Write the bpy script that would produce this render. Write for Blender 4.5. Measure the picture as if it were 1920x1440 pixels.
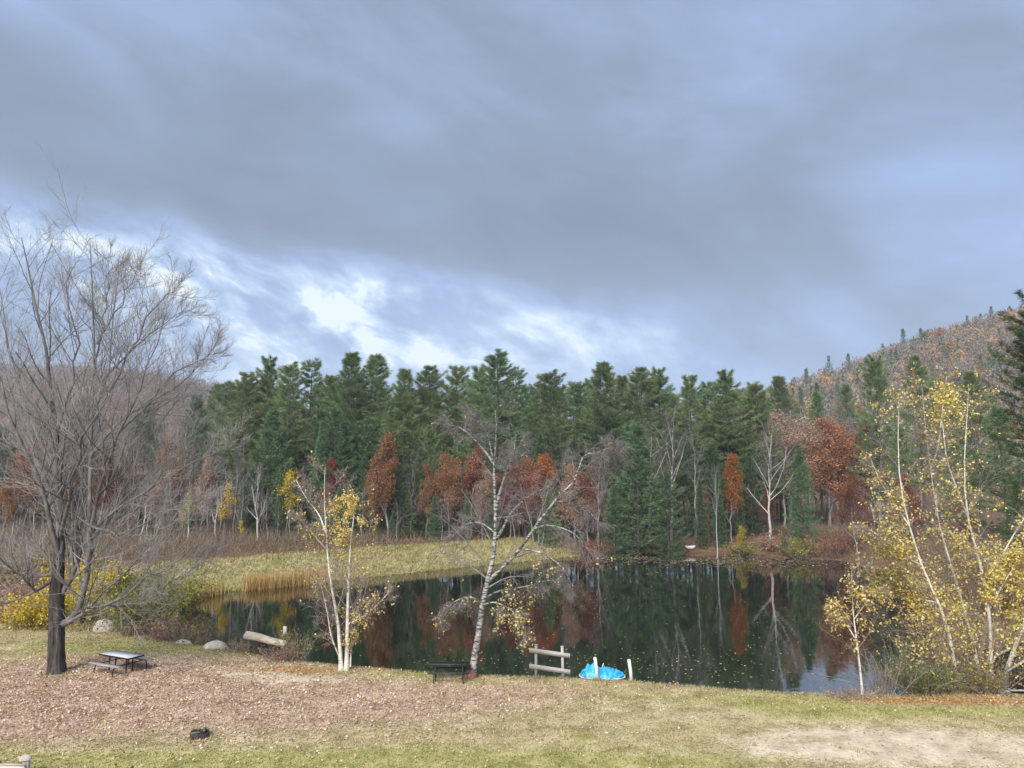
import bpy, math, numpy as np
from math import radians, sin, cos, pi
sc = bpy.context.scene
for o in list(bpy.data.objects):
    bpy.data.objects.remove(o)

# ------------------------------------------------------------------ camera
F = 1386.0
CAMH = 10.2
PITCH = math.atan(180 / F)
cam = bpy.data.cameras.new('camera')
camo = bpy.data.objects.new('camera', cam)
sc.collection.objects.link(camo)
cam.sensor_width = 36.0
cam.lens = F / 1920 * 36.0
cam.clip_start = 0.1
cam.clip_end = 6000
camo.location = (0, 0, CAMH)
camo.rotation_euler = (pi / 2 + PITCH, 0, 0)
sc.camera = camo

# ------------------------------------------------------------------ sky and sun
SUN_EL, SUN_AZ = radians(40), radians(-158)      # azimuth from +Y towards +X: sun behind the viewer's left
world = bpy.data.worlds.new('World')
sc.world = world
world.use_nodes = True


class NT:
    """small node-tree helper"""
    def __init__(s, tree):
        s.t = tree
        s.n = tree.nodes
        s.l = tree.links

    def node(s, typ, **kw):
        nd = s.n.new(typ)
        for k, v in kw.items():
            setattr(nd, k, v)
        return nd

    def put(s, sock, v):
        if v is None:
            return
        if isinstance(v, bpy.types.NodeSocket):
            s.l.new(v, sock)
        else:
            sock.default_value = v

    def math(s, op, a, b=None, c=None, clamp=False):
        nd = s.node('ShaderNodeMath', operation=op, use_clamp=clamp)
        s.put(nd.inputs[0], a)
        s.put(nd.inputs[1], b)
        s.put(nd.inputs[2], c)
        return nd.outputs[0]

    def sstep(s, x, a, b):
        nd = s.node('ShaderNodeMapRange', interpolation_type='SMOOTHSTEP')
        s.put(nd.inputs[0], x)
        nd.inputs[1].default_value = a
        nd.inputs[2].default_value = b
        return nd.outputs[0]

    def mix(s, f, a, b, blend='MIX'):
        nd = s.node('ShaderNodeMix', data_type='RGBA', blend_type=blend)
        s.put(nd.inputs[0], f)
        s.put(nd.inputs[6], col(a))
        s.put(nd.inputs[7], col(b))
        return nd.outputs[2]

    def noise(s, vec, scale, detail=4, rough=0.55, dist=0.0):
        nd = s.node('ShaderNodeTexNoise')
        if vec is not None:
            s.l.new(vec, nd.inputs['Vector'])
        nd.inputs['Scale'].default_value = scale
        nd.inputs['Detail'].default_value = detail
        nd.inputs['Roughness'].default_value = rough
        nd.inputs['Distortion'].default_value = dist
        return nd.outputs['Fac']

    def ramp(s, x, stops):
        nd = s.node('ShaderNodeValToRGB')
        s.put(nd.inputs[0], x)
        el = nd.color_ramp.elements
        while len(el) < len(stops):
            el.new(0.5)
        for e, (p, c) in zip(el, stops):
            e.position = p
            e.color = col(c)
        return nd.outputs[0]

    def vec(s, x, y, z):
        nd = s.node('ShaderNodeCombineXYZ')
        s.put(nd.inputs[0], x)
        s.put(nd.inputs[1], y)
        s.put(nd.inputs[2], z)
        return nd.outputs[0]


def col(c):
    if isinstance(c, (tuple, list)) and len(c) == 3:
        return (c[0], c[1], c[2], 1.0)
    return c


w = NT(world.node_tree)
w.n.clear()
tc = w.node('ShaderNodeTexCoord')
sep = w.node('ShaderNodeSeparateXYZ')
w.l.new(tc.outputs['Generated'], sep.inputs[0])
X, Y, Z = sep.outputs
hor = w.math('SQRT', w.math('ADD', w.math('MULTIPLY', X, X), w.math('MULTIPLY', Y, Y)))
tel = w.math('DIVIDE', Z, w.math('MAXIMUM', hor, 0.05))          # tangent of elevation
azn = w.math('ARCTAN2', X, Y)                                    # azimuth, 0 = view axis
zz = w.math('ADD', w.math('MAXIMUM', Z, 0.0), 0.16)
pu = w.math('DIVIDE', X, zz)
pv = w.math('DIVIDE', Y, zz)
# clouds on a flat deck; streaked a little along the wind
cv = w.vec(w.math('ADD', w.math('MULTIPLY', pu, 0.75), w.math('MULTIPLY', pv, 0.30)),
           w.math('SUBTRACT', w.math('MULTIPLY', pv, 1.0), w.math('MULTIPLY', pu, 0.2)), 3.7)
n1 = w.noise(cv, 0.62, 6, 0.5, 0.5)
n2 = w.noise(cv, 2.0, 7, 0.55, 0.4)
n3 = w.noise(cv, 0.28, 3, 0.5, 0.2)
n4 = w.noise(w.vec(w.math('MULTIPLY', azn, 1.0), w.math('ADD', w.math('MULTIPLY', tel, 1.8), w.math('MULTIPLY', azn, 0.5)), 1.3), 7.5, 8, 0.6, 0.25)
n5 = w.noise(w.vec(azn, w.math('ADD', w.math('MULTIPLY', tel, 1.6), w.math('MULTIPLY', azn, 0.4)), 7.3), 3.2, 5, 0.5, 0.5)
nn = w.math('ADD', w.math('MULTIPLY', n1, 0.60), w.math('ADD', w.math('MULTIPLY', n2, 0.22), w.math('MULTIPLY', n3, 0.28)))
# dark roll of cloud: its lower rim drops from left to right; a lighter gap lies under it on the left
wob = w.math('MULTIPLY', w.math('SUBTRACT', n1, 0.5), 0.10)
rim = w.math('SUBTRACT', 0.262, w.math('MULTIPLY', azn, 0.115))
below = w.math('SUBTRACT', w.math('ADD', rim, wob), tel)
gap = w.math('MULTIPLY', w.sstep(below, -0.05, 0.07), w.sstep(below, 0.25, 0.05))
gap = w.math('MULTIPLY', gap, w.math('MULTIPLY', w.sstep(azn, 0.50, -0.30), w.sstep(azn, -0.95, -0.45)))
gap = w.math('MULTIPLY', gap, w.math('ADD', 0.30, w.math('MULTIPLY', w.sstep(n4, 0.34, 0.72), 0.95)))
roll = w.math('MULTIPLY', w.sstep(below, 0.02, -0.06), w.sstep(below, -0.34, -0.10))
roll = w.math('MULTIPLY', roll, w.math('MULTIPLY', w.sstep(azn, 0.62, 0.05), w.sstep(azn, -1.3, -0.7)))
tone = w.math('ADD', w.math('MULTIPLY', nn, 1.1), w.math('ADD', w.math('MULTIPLY', n5, 0.75), w.math('ADD', w.math('MULTIPLY', n4, 0.25), -0.60)))
tone = w.math('SUBTRACT', tone, w.math('MULTIPLY', roll, 0.27))
tone = w.math('ADD', tone, w.math('MULTIPLY', gap, 0.90), clamp=True)
cloud = w.ramp(tone, [(0.0, (0.205, 0.245, 0.315)), (0.34, (0.265, 0.335, 0.465)), (0.62, (0.345, 0.465, 0.71)),
                      (0.84, (0.53, 0.67, 0.88)), (1.0, (0.80, 0.90, 0.97))])
sky = w.node('ShaderNodeTexSky', sky_type='NISHITA', sun_disc=False)
sky.sun_elevation = SUN_EL
sky.sun_rotation = SUN_AZ
b1 = w.node('ShaderNodeBackground')
b1.inputs[1].default_value = 0.09
w.l.new(sky.outputs[0], b1.inputs[0])
b2 = w.node('ShaderNodeBackground')
b2.inputs[1].default_value = 0.93
w.l.new(cloud, b2.inputs[0])
mx = w.node('ShaderNodeMixShader')
mx.inputs[0].default_value = 0.88
w.l.new(b1.outputs[0], mx.inputs[1])
w.l.new(b2.outputs[0], mx.inputs[2])
wo = w.node('ShaderNodeOutputWorld')
w.l.new(mx.outputs[0], wo.inputs[0])

sl = bpy.data.lights.new('sun', 'SUN')
sl.energy = 4.7
sl.angle = radians(28)
sl.color = (1.0, 0.95, 0.88)
so = bpy.data.objects.new('sun', sl)
sc.collection.objects.link(so)
so.rotation_euler = (pi / 2 - SUN_EL, 0, -SUN_AZ + pi)   # lamp shines along its -Z
so.location = (-20, -40, 60)

sc.view_settings.view_transform = 'Standard'
sc.view_settings.look = 'None'
sc.view_settings.gamma = 1.0
sc.view_settings.use_curve_mapping = False
sc.view_settings.exposure = 0.38
sc.cycles.max_bounces = 6
sc.cycles.diffuse_bounces = 2
sc.cycles.glossy_bounces = 2
sc.cycles.transmission_bounces = 2
sc.cycles.transparent_max_bounces = 4
sc.cycles.caustics_reflective = False
sc.cycles.caustics_refractive = False

rng = np.random.default_rng(11)
C = sc.collection

# ------------------------------------------------------------------ layout helpers (photo measurements -> metres)
Fw = np.array([0, cos(PITCH), sin(PITCH)])
Up = np.array([0, -sin(PITCH), cos(PITCH)])
Rt = np.array([1.0, 0, 0])
CP = np.array([0, 0, CAMH])


def ray(px, py):
    return Fw + Rt * ((px - 960) / F) + Up * ((720 - py) / F)


def atz(px, py, z):
    r = ray(px, py)
    return CP + r * ((z - CAMH) / r[2])


def aty(px, py, y):
    r = ray(px, py)
    return CP + r * (y / r[1])


# ------------------------------------------------------------------ object helpers
def setp(o, label=None, cat=None, group=None, kind=None):
    if label: o['label'] = label
    if cat: o['category'] = cat
    if group: o['group'] = group
    if kind: o['kind'] = kind
    return o


def empty(name, loc=(0, 0, 0), label=None, cat=None, group=None, rz=0.0, scale=(1, 1, 1)):
    o = bpy.data.objects.new(name, None)
    C.objects.link(o)
    o.location = [float(v) for v in loc]
    o.rotation_euler = (0, 0, rz)
    o.scale = scale
    o.empty_display_size = 0.2
    return setp(o, label, cat, group)


def mk(name, V, faces, mats, smooth=False):
    """faces: list of (int array n x k, material index)"""
    V = np.asarray(V, dtype=np.float32)
    me = bpy.data.meshes.new(name)
    me.vertices.add(len(V))
    me.vertices.foreach_set('co', V.ravel())
    idx, tot, mi = [], [], []
    for f, m in faces:
        f = np.asarray(f, dtype=np.int32)
        if len(f) == 0:
            continue
        idx.append(f.ravel())
        tot.append(np.full(len(f), f.shape[1], dtype=np.int32))
        mi.append(np.full(len(f), m, dtype=np.int32) if np.isscalar(m) else np.asarray(m, dtype=np.int32))
    idx = np.concatenate(idx)
    tot = np.concatenate(tot)
    mi = np.concatenate(mi)
    me.loops.add(len(idx))
    me.loops.foreach_set('vertex_index', idx)
    me.polygons.add(len(tot))
    st = np.zeros(len(tot), dtype=np.int32)
    st[1:] = np.cumsum(tot)[:-1]
    me.polygons.foreach_set('loop_start', st)
    me.polygons.foreach_set('loop_total', tot)
    me.polygons.foreach_set('material_index', mi)
    if smooth:
        me.polygons.foreach_set('use_smooth', np.ones(len(tot), dtype=bool))
    for m in (mats if isinstance(mats, (list, tuple)) else [mats]):
        me.materials.append(m)
    me.update(calc_edges=True)
    return me


def ob(name, me, parent=None, loc=None):
    o = bpy.data.objects.new(name, me)
    if parent is not None and name in ('twigs', 'leaves', 'crown', 'branches', 'stems'):
        o['kind'] = 'stuff'
    C.objects.link(o)
    if parent is not None:
        o.parent = parent
    if loc is not None:
        o.location = [float(v) for v in loc]
    return o


def obm(name, me, parent, mat):
    o = ob(name, me, parent)
    if mat is not None:
        o.material_slots[0].link = 'OBJECT'
        o.material_slots[0].material = mat
    return o


class Geo:
    """collects vertices and faces"""
    def __init__(s):
        s.V, s.Fc, s.n = [], [], 0

    def add(s, V, f, m=0):
        V = np.asarray(V, dtype=np.float32).reshape(-1, 3)
        s.V.append(V)
        s.Fc.append((np.asarray(f, dtype=np.int32) + s.n, m))
        s.n += len(V)
        return s

    def mesh(s, name, mats, smooth=False):
        return mk(name, np.concatenate(s.V), s.Fc, mats, smooth)

    def box(s, c, size, R=None, m=0, bev=0.0):
        sx, sy, sz = [v / 2 for v in size]
        P = np.array([[x, y, z] for z in (-sz, sz) for x, y in ((-sx, -sy), (sx, -sy), (sx, sy), (-sx, sy))])
        if R is not None:
            P = P @ np.asarray(R).T
        return s.add(P + np.asarray(c), [[3, 2, 1, 0], [4, 5, 6, 7], [0, 1, 5, 4], [1, 2, 6, 5], [2, 3, 7, 6], [3, 0, 4, 7]], m)

    def tubes(s, P, R, sides=6, m=0, cap=False):
        V, f = tube_batch(P, R, sides)
        s.add(V, f, m)
        if cap:
            P = np.asarray(P); M, K, _ = P.shape
            for i in range(M):
                base = s.n - len(V) + i * K * sides
                s.Fc.append((np.array([[base + k for k in range(sides)][::-1]]), m))
                s.Fc.append((np.array([[base + (K - 1) * sides + k for k in range(sides)]]), m))
        return s


def rotz(a):
    return np.array([[cos(a), -sin(a), 0], [sin(a), cos(a), 0], [0, 0, 1]])


def norm(v):
    return v / (np.linalg.norm(v, axis=-1, keepdims=True) + 1e-9)


def tube_batch(P, R, sides=4):
    P = np.asarray(P, dtype=float)
    R = np.asarray(R, dtype=float)
    M, K, _ = P.shape
    T = norm(np.gradient(P, axis=1))
    mean = norm(P[:, -1] - P[:, 0])
    ref = np.where(np.abs(mean[:, 2:3]) > 0.8, np.array([[1.0, 0, 0]]), np.array([[0, 0, 1.0]]))[:, None, :]
    A = norm(np.cross(T, np.broadcast_to(ref, T.shape)))
    B = np.cross(T, A)
    ph = np.arange(sides) * 2 * pi / sides
    V = (P[:, :, None, :] + R[:, :, None, None] * (np.cos(ph)[None, None, :, None] * A[:, :, None, :]
                                                   + np.sin(ph)[None, None, :, None] * B[:, :, None, :]))
    V = V.reshape(-1, 3)
    i = np.arange(M)[:, None, None] * K * sides
    k = np.arange(K - 1)[None, :, None] * sides
    j = np.arange(sides)[None, None, :]
    j2 = (j + 1) % sides
    a = i + k + j
    b = i + k + j2
    f = np.stack([a, b, b + sides, a + sides], -1).reshape(-1, 4)
    return V, f


def spline(pts, n):
    """Catmull-Rom through control points, resampled to n"""
    pts = np.asarray(pts, dtype=float)
    q = np.vstack([2 * pts[0] - pts[1], pts, 2 * pts[-1] - pts[-2]])
    t = np.linspace(0, len(pts) - 1 - 1e-6, n)
    i = t.astype(int)
    u = (t - i)[:, None]
    p0, p1, p2, p3 = q[i], q[i + 1], q[i + 2], q[i + 3]
    return 0.5 * (2 * p1 + (p2 - p0) * u + (2 * p0 - 5 * p1 + 4 * p2 - p3) * u ** 2 + (3 * p1 - p0 - 3 * p2 + p3) * u ** 3)


def unit(n, r):
    return norm(r.normal(size=(n, 3)))


def grow(P, R, n, r, t0=0.2, t1=1.0, ang=(30, 60), lr=0.45, taper=0.6, up=0.2, wig=0.15, K=4, rr=0.55, rmin=0.004, lmin=0.0, tr=0.35):
    """n side branches on each parent polyline"""
    P = np.asarray(P); R = np.asarray(R)
    M, K0, _ = P.shape
    L = np.linalg.norm(np.diff(P, axis=1), axis=2).sum(1)
    t = t0 + (t1 - t0) * (np.arange(n)[None, :] + r.random((M, n))) / n
    s = np.clip(t * (K0 - 1), 0, K0 - 1 - 1e-5)
    i = s.astype(int)
    u = (s - i)[..., None]
    mi = np.arange(M)[:, None]
    pos = P[mi, i] * (1 - u) + P[mi, i + 1] * u
    rad = R[mi, i] * (1 - u[..., 0]) + R[mi, i + 1] * u[..., 0]
    tan = norm(P[mi, i + 1] - P[mi, i])
    per = norm(np.cross(tan, r.normal(size=tan.shape)))
    a = np.radians(r.uniform(ang[0], ang[1], size=(M, n)))[..., None]
    d = norm(np.cos(a) * tan + np.sin(a) * per).reshape(-1, 3)
    ln = (L[:, None] * lr * (1 - taper * (t - t0) / (t1 - t0 + 1e-6)) * r.uniform(0.65, 1.25, size=(M, n))).reshape(-1)
    ln = np.maximum(ln, lmin)
    p = pos.reshape(-1, 3)
    out = [p]
    for k in range(K - 1):
        d = norm(d + np.array([0, 0, up]) / (K - 1) * 1.5 + r.normal(size=d.shape) * wig)
        p = p + d * (ln / (K - 1))[:, None]
        out.append(p)
    P2 = np.stack(out, 1)
    r0 = np.maximum(rad.reshape(-1) * rr, rmin)
    R2 = r0[:, None] * np.linspace(1, tr, K)[None, :]
    return P2, np.maximum(R2, rmin * 0.7)


def blades(B, D, ln, wd, r):
    """one narrow triangle per row: base B, direction D"""
    n = len(B)
    S = norm(np.cross(D, unit(n, r)))
    wd = np.broadcast_to(wd, (n,))[:, None]
    ln = np.broadcast_to(ln, (n,))[:, None]
    V = np.stack([B - S * wd / 2, B + S * wd / 2, B + D * ln], 1).reshape(-1, 3)
    return V, np.arange(3 * n).reshape(-1, 3)


def leafs(B, size, r, flat=0.0, droop=0.3):
    """one diamond leaf (two triangles as a quad, folded a little) per row"""
    n = len(B)
    size = np.broadcast_to(size, (n,))[:, None]
    D = unit(n, r)
    D[:, 2] = D[:, 2] * (1 - flat) - droop
    D = norm(D)
    S = norm(np.cross(D, unit(n, r) * (1 - flat) + np.array([0, 0, flat * 2.0])))
    N = np.cross(D, S)
    V = np.stack([B, B + D * size * 0.55 + S * size * 0.36 + N * size * 0.1, B + D * size,
                  B + D * size * 0.55 - S * size * 0.36 + N * size * 0.1], 1).reshape(-1, 3)
    return V, np.arange(4 * n).reshape(-1, 4)


# ------------------------------------------------------------------ materials
MATS = {}


def newmat(name):
    m = bpy.data.materials.new(name)
    m.use_nodes = True
    t = NT(m.node_tree)
    t.n.clear()
    out = t.node('ShaderNodeOutputMaterial')
    MATS[name] = m
    return m, t, out


def surf(name, c1, c2, scale=6.0, rough=0.85, bump=0.0, stretch=(1, 1, 1), detail=5, spec=0.3, coord='Object', metal=0.0, c3=None, bscale=None):
    m, t, out = newmat(name)
    tcn = t.node('ShaderNodeTexCoord')
    mp = t.node('ShaderNodeMapping')
    mp.inputs['Scale'].default_value = stretch
    t.l.new(tcn.outputs[coord], mp.inputs[0])
    n = t.noise(mp.outputs[0], scale, detail, 0.6)
    stops = [(0.32, c1), (0.68, c2)] if c3 is None else [(0.3, c1), (0.5, c2), (0.7, c3)]
    c = t.ramp(n, stops)
    p = t.node('ShaderNodeBsdfPrincipled')
    t.l.new(c, p.inputs['Base Color'])
    p.inputs['Roughness'].default_value = rough
    p.inputs['Specular IOR Level'].default_value = spec
    p.inputs['Metallic'].default_value = metal
    if bump:
        b = t.node('ShaderNodeBump')
        b.inputs['Strength'].default_value = bump
        b.inputs['Distance'].default_value = 0.03
        t.l.new(t.noise(mp.outputs[0], bscale or scale * 2.5, 4, 0.6), b.inputs['Height'])
        t.l.new(b.outputs[0], p.inputs['Normal'])
    t.l.new(p.outputs[0], out.inputs[0])
    return m


def leafmat(name, stops, trans=0.3, objvar=0.25, rough=0.6):
    """foliage: each leaf or needle its own tint, each tree its own shade of it"""
    m, t, out = newmat(name)
    g = t.node('ShaderNodeNewGeometry')
    oi = t.node('ShaderNodeObjectInfo')
    c = t.ramp(g.outputs['Random Per Island'], stops)
    hsv = t.node('ShaderNodeHueSaturation')
    t.l.new(t.math('ADD', 0.5, t.math('MULTIPLY', t.math('SUBTRACT', oi.outputs['Random'], 0.5), 0.05 * objvar / 0.25)), hsv.inputs['Hue'])
    rnd2 = t.math('FRACT', t.math('MULTIPLY', oi.outputs['Random'], 17.31))
    t.l.new(t.math('ADD', 1.0 - objvar, t.math('MULTIPLY', rnd2, 2 * objvar)), hsv.inputs['Value'])
    t.l.new(c, hsv.inputs['Color'])
    d = t.node('ShaderNodeBsdfDiffuse')
    t.l.new(hsv.outputs[0], d.inputs[0])
    tr = t.node('ShaderNodeBsdfTranslucent')
    t.l.new(hsv.outputs[0], tr.inputs[0])
    mxs = t.node('ShaderNodeMixShader')
    mxs.inputs[0].default_value = trans
    t.l.new(d.outputs[0], mxs.inputs[1])
    t.l.new(tr.outputs[0], mxs.inputs[2])
    t.l.new(mxs.outputs[0], out.inputs[0])
    return m


def birchmat(name, light, dark, density=0.5):
    m, t, out = newmat(name)
    tcn = t.node('ShaderNodeTexCoord')
    mp = t.node('ShaderNodeMapping')
    mp.inputs['Scale'].default_value = (1.6, 1.6, 7.0)
    t.l.new(tcn.outputs['Object'], mp.inputs[0])
    a = t.noise(mp.outputs[0], 2.2, 4, 0.6)
    b = t.noise(tcn.outputs['Object'], 3.4, 4, 0.65)
    c = t.noise(tcn.outputs['Object'], 16.0, 3, 0.6)
    base = t.mix(t.sstep(b, 0.35, 0.7), light, tuple(v * 0.72 for v in light))
    base = t.mix(t.sstep(a, 0.62 - 0.1 * density, 0.72 - 0.1 * density), base, dark)
    base = t.mix(t.math('MULTIPLY', t.sstep(c, 0.52, 0.66), t.sstep(b, 0.48, 0.6)), base, tuple(v * 1.6 for v in dark))
    p = t.node('ShaderNodeBsdfPrincipled')
    t.l.new(base, p.inputs['Base Color'])
    p.inputs['Roughness'].default_value = 0.75
    bp = t.node('ShaderNodeBump')
    bp.inputs['Strength'].default_value = 0.4
    bp.inputs['Distance'].default_value = 0.02
    t.l.new(a, bp.inputs['Height'])
    t.l.new(bp.outputs[0], p.inputs['Normal'])
    t.l.new(p.outputs[0], out.inputs[0])
    return m


M_maplebark = surf('maple_bark', (0.018, 0.016, 0.015), (0.105, 0.092, 0.085), 3.0, 0.9, 0.8, (3.0, 3.0, 0.5))
M_maplebranch = surf('maple_branch_bark', (0.075, 0.068, 0.064), (0.24, 0.225, 0.215), 2.6, 0.9, 0.3, (2, 2, 0.6))
M_mapletwig = surf('maple_twig_bark', (0.21, 0.195, 0.19), (0.37, 0.35, 0.34), 1.0, 0.9)
M_birch = birchmat('birch_bark', (0.72, 0.67, 0.60), (0.05, 0.045, 0.04), 0.35)
M_birchold = birchmat('old_birch_bark', (0.44, 0.43, 0.41), (0.06, 0.055, 0.05), 1.6)
M_birchtwig = surf('birch_twig_bark', (0.20, 0.15, 0.13), (0.36, 0.30, 0.27), 2.0, 0.9)
M_oldtwig = surf('old_birch_twig_bark', (0.14, 0.125, 0.12), (0.28, 0.255, 0.245), 2.0, 0.9)
M_pinebark = surf('pine_bark', (0.05, 0.042, 0.04), (0.15, 0.13, 0.12), 2.0, 0.95, 0.5, (3, 3, 0.6))
M_greybark = surf('grey_bark', (0.13, 0.12, 0.115), (0.33, 0.31, 0.30), 1.4, 0.95, 0.3, (3, 3, 0.7))
M_palebark = birchmat('pale_far_bark', (0.58, 0.55, 0.52), (0.14, 0.13, 0.12), 0.4)
M_greytwig = leafmat('grey_twigs', [(0.0, (0.10, 0.085, 0.085)), (0.5, (0.19, 0.165, 0.16)), (1.0, (0.30, 0.27, 0.265))], 0.0, 0.2)
M_pine = leafmat('pine_needles', [(0.0, (0.110, 0.165, 0.085)), (0.5, (0.245, 0.340, 0.160)), (0.85, (0.350, 0.440, 0.210)), (1.0, (0.44, 0.48, 0.26))], 0.40, 0.22)
M_pineblue = leafmat('blue_pine_needles', [(0.0, (0.075, 0.130, 0.072)), (0.5, (0.150, 0.245, 0.125)), (1.0, (0.26, 0.36, 0.185))], 0.38, 0.25)
M_oak = leafmat('russet_oak_leaves', [(0.0, (0.16, 0.066, 0.038)), (0.45, (0.34, 0.145, 0.08)), (0.8, (0.45, 0.215, 0.12)), (1.0, (0.52, 0.31, 0.18))], 0.35, 0.18)
M_oakbelt = leafmat('rusty_leaves', [(0.0, (0.26, 0.12, 0.06)), (0.5, (0.47, 0.23, 0.125)), (1.0, (0.60, 0.36, 0.21))], 0.42, 0.08)
M_oakdeep = leafmat('deep_red_oak_leaves', [(0.0, (0.12, 0.042, 0.030)), (0.5, (0.26, 0.092, 0.058)), (1.0, (0.37, 0.165, 0.095))], 0.35, 0.1)
M_oakpink = leafmat('faded_pink_leaves', [(0.0, (0.30, 0.19, 0.14)), (0.5, (0.48, 0.32, 0.24)), (1.0, (0.60, 0.44, 0.34))], 0.42, 0.08)
M_orange = leafmat('orange_leaves', [(0.0, (0.25, 0.09, 0.025)), (0.5, (0.42, 0.18, 0.05)), (1.0, (0.52, 0.28, 0.09))], 0.35, 0.15)
M_yellow = leafmat('yellow_birch_leaves', [(0.0, (0.42, 0.29, 0.06)), (0.3, (0.74, 0.56, 0.13)), (0.7, (0.86, 0.72, 0.25)), (1.0, (0.90, 0.83, 0.48))], 0.42, 0.05)
M_gold = leafmat('golden_shrub_leaves', [(0.0, (0.28, 0.20, 0.02)), (0.5, (0.60, 0.44, 0.04)), (1.0, (0.74, 0.62, 0.12))], 0.3, 0.1)
M_olive = leafmat('olive_shrub_leaves', [(0.0, (0.10, 0.12, 0.03)), (0.5, (0.24, 0.25, 0.06)), (0.85, (0.42, 0.38, 0.10)), (1.0, (0.50, 0.36, 0.12))], 0.3, 0.15)
M_greenshrub = leafmat('green_shrub_leaves', [(0.0, (0.06, 0.10, 0.03)), (0.6, (0.14, 0.20, 0.06)), (1.0, (0.34, 0.34, 0.10))], 0.3, 0.1)
M_redshrub = leafmat('reddish_shrub_leaves', [(0.0, (0.20, 0.09, 0.07)), (0.5, (0.36, 0.18, 0.14)), (1.0, (0.46, 0.30, 0.20))], 0.3, 0.1)
M_brush = leafmat('brush_stems', [(0.0, (0.085, 0.068, 0.05)), (0.5, (0.20, 0.165, 0.12)), (0.8, (0.30, 0.26, 0.20)), (0.92, (0.26, 0.14, 0.08)), (1.0, (0.34, 0.28, 0.18))], 0.1, 0.1)
M_reed = leafmat('golden_reeds', [(0.0, (0.28, 0.18, 0.06)), (0.5, (0.52, 0.35, 0.12)), (1.0, (0.62, 0.48, 0.22))], 0.2, 0.1)
M_leafpink = leafmat('fallen_pinkish_leaves', [(0.0, (0.16, 0.10, 0.07)), (0.25, (0.38, 0.25, 0.18)), (0.7, (0.60, 0.44, 0.35)), (1.0, (0.76, 0.63, 0.52))], 0.15, 0.0)
M_leafgold = leafmat('fallen_orange_leaves', [(0.0, (0.24, 0.12, 0.05)), (0.5, (0.48, 0.27, 0.11)), (1.0, (0.66, 0.46, 0.22))], 0.15, 0.0)
M_floatleaf = leafmat('floating_leaves', [(0.0, (0.25, 0.20, 0.06)), (0.6, (0.50, 0.42, 0.18)), (1.0, (0.75, 0.68, 0.48))], 0.0, 0.0)
M_grassg = leafmat('green_grass', [(0.0, (0.12, 0.14, 0.035)), (0.5, (0.31, 0.31, 0.10)), (1.0, (0.56, 0.51, 0.23))], 0.25, 0.0)
M_grasst = leafmat('straw_grass', [(0.0, (0.17, 0.125, 0.055)), (0.5, (0.43, 0.34, 0.18)), (1.0, (0.70, 0.60, 0.38))], 0.2, 0.0)
M_stone = surf('boulder_granite', (0.30, 0.27, 0.245), (0.52, 0.48, 0.44), 5.0, 0.9, 0.6)
M_logwood = surf('weathered_log', (0.30, 0.25, 0.19), (0.60, 0.52, 0.42), 2.0, 0.85, 0.6, (0.6, 5, 5))
M_greywood = surf('weathered_grey_wood', (0.30, 0.29, 0.27), (0.52, 0.50, 0.47), 4.0, 0.85, 0.4, (0.8, 6, 6))
M_darkwood = surf('dark_stained_wood', (0.022, 0.018, 0.018), (0.06, 0.048, 0.045), 4.0, 0.8, 0.3, (4, 4, 0.6))
M_tabletop = surf('silver_table_coating', (0.42, 0.44, 0.47), (0.58, 0.60, 0.63), 10.0, 0.38, 0.1, spec=0.6)
M_seat = surf('worn_bench_coating', (0.22, 0.21, 0.21), (0.36, 0.35, 0.35), 10.0, 0.6)
M_blackmetal = surf('black_table_frame', (0.012, 0.012, 0.014), (0.03, 0.028, 0.03), 8.0, 0.75, spec=0.15)
M_greenpaint = surf('dark_green_table_coating', (0.02, 0.026, 0.022), (0.055, 0.065, 0.055), 8.0, 0.6)
M_whitepaint = surf('white_paint', (0.62, 0.61, 0.58), (0.80, 0.79, 0.77), 6.0, 0.6, 0.1)
M_redpaint = surf('red_paint', (0.30, 0.02, 0.02), (0.42, 0.035, 0.03), 6.0, 0.5)
M_hull = surf('pale_boat_hull', (0.50, 0.52, 0.54), (0.68, 0.70, 0.72), 4.0, 0.5)
M_tarp = surf('blue_tarpaulin', (0.006, 0.17, 0.42), (0.03, 0.36, 0.66), 4.5, 0.42, 0.4, spec=0.5, c3=(0.14, 0.52, 0.76))
M_iron = surf('rusty_black_iron', (0.018, 0.016, 0.016), (0.07, 0.055, 0.05), 12.0, 0.75, 0.4)
M_ash = surf('fire_ash', (0.06, 0.055, 0.05), (0.18, 0.17, 0.16), 15.0, 0.95)
M_wornbark = surf('worn_red_bark', (0.10, 0.045, 0.035), (0.28, 0.15, 0.11), 9.0, 0.9, 0.5)

# ------------------------------------------------------------------ terrain
LAWN = 1.15
far_px = [(347, 1128), (400, 1113), (450, 1107), (560, 1097), (700, 1082), (850, 1066), (960, 1056), (1060, 1046), (1150, 1038), (1230, 1039),
          (1300, 1042), (1400, 1044), (1480, 1047), (1560, 1050), (1620, 1057), (1690, 1085), (1735, 1130), (1755, 1190), (1735, 1260)]
edge_px = [(1690, 1303), (1600, 1303), (1500, 1301), (1400, 1296), (1300, 1288), (1200, 1280), (1100, 1274), (1000, 1270), (900, 1268), (800, 1261), (700, 1252),
           (620, 1244), (560, 1238), (500, 1226), (440, 1215), (380, 1208), (335, 1202)]
poly = [atz(a, b, 0.0)[:2] for a, b in far_px]
for a, b in edge_px:
    p = atz(a, b, LAWN)
    d = norm(np.array([p[0], p[1]]))
    poly.append(p[:2] + d * 1.9)
poly.append(atz(330, 1160, 0.0)[:2])
poly = np.array(poly)


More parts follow.
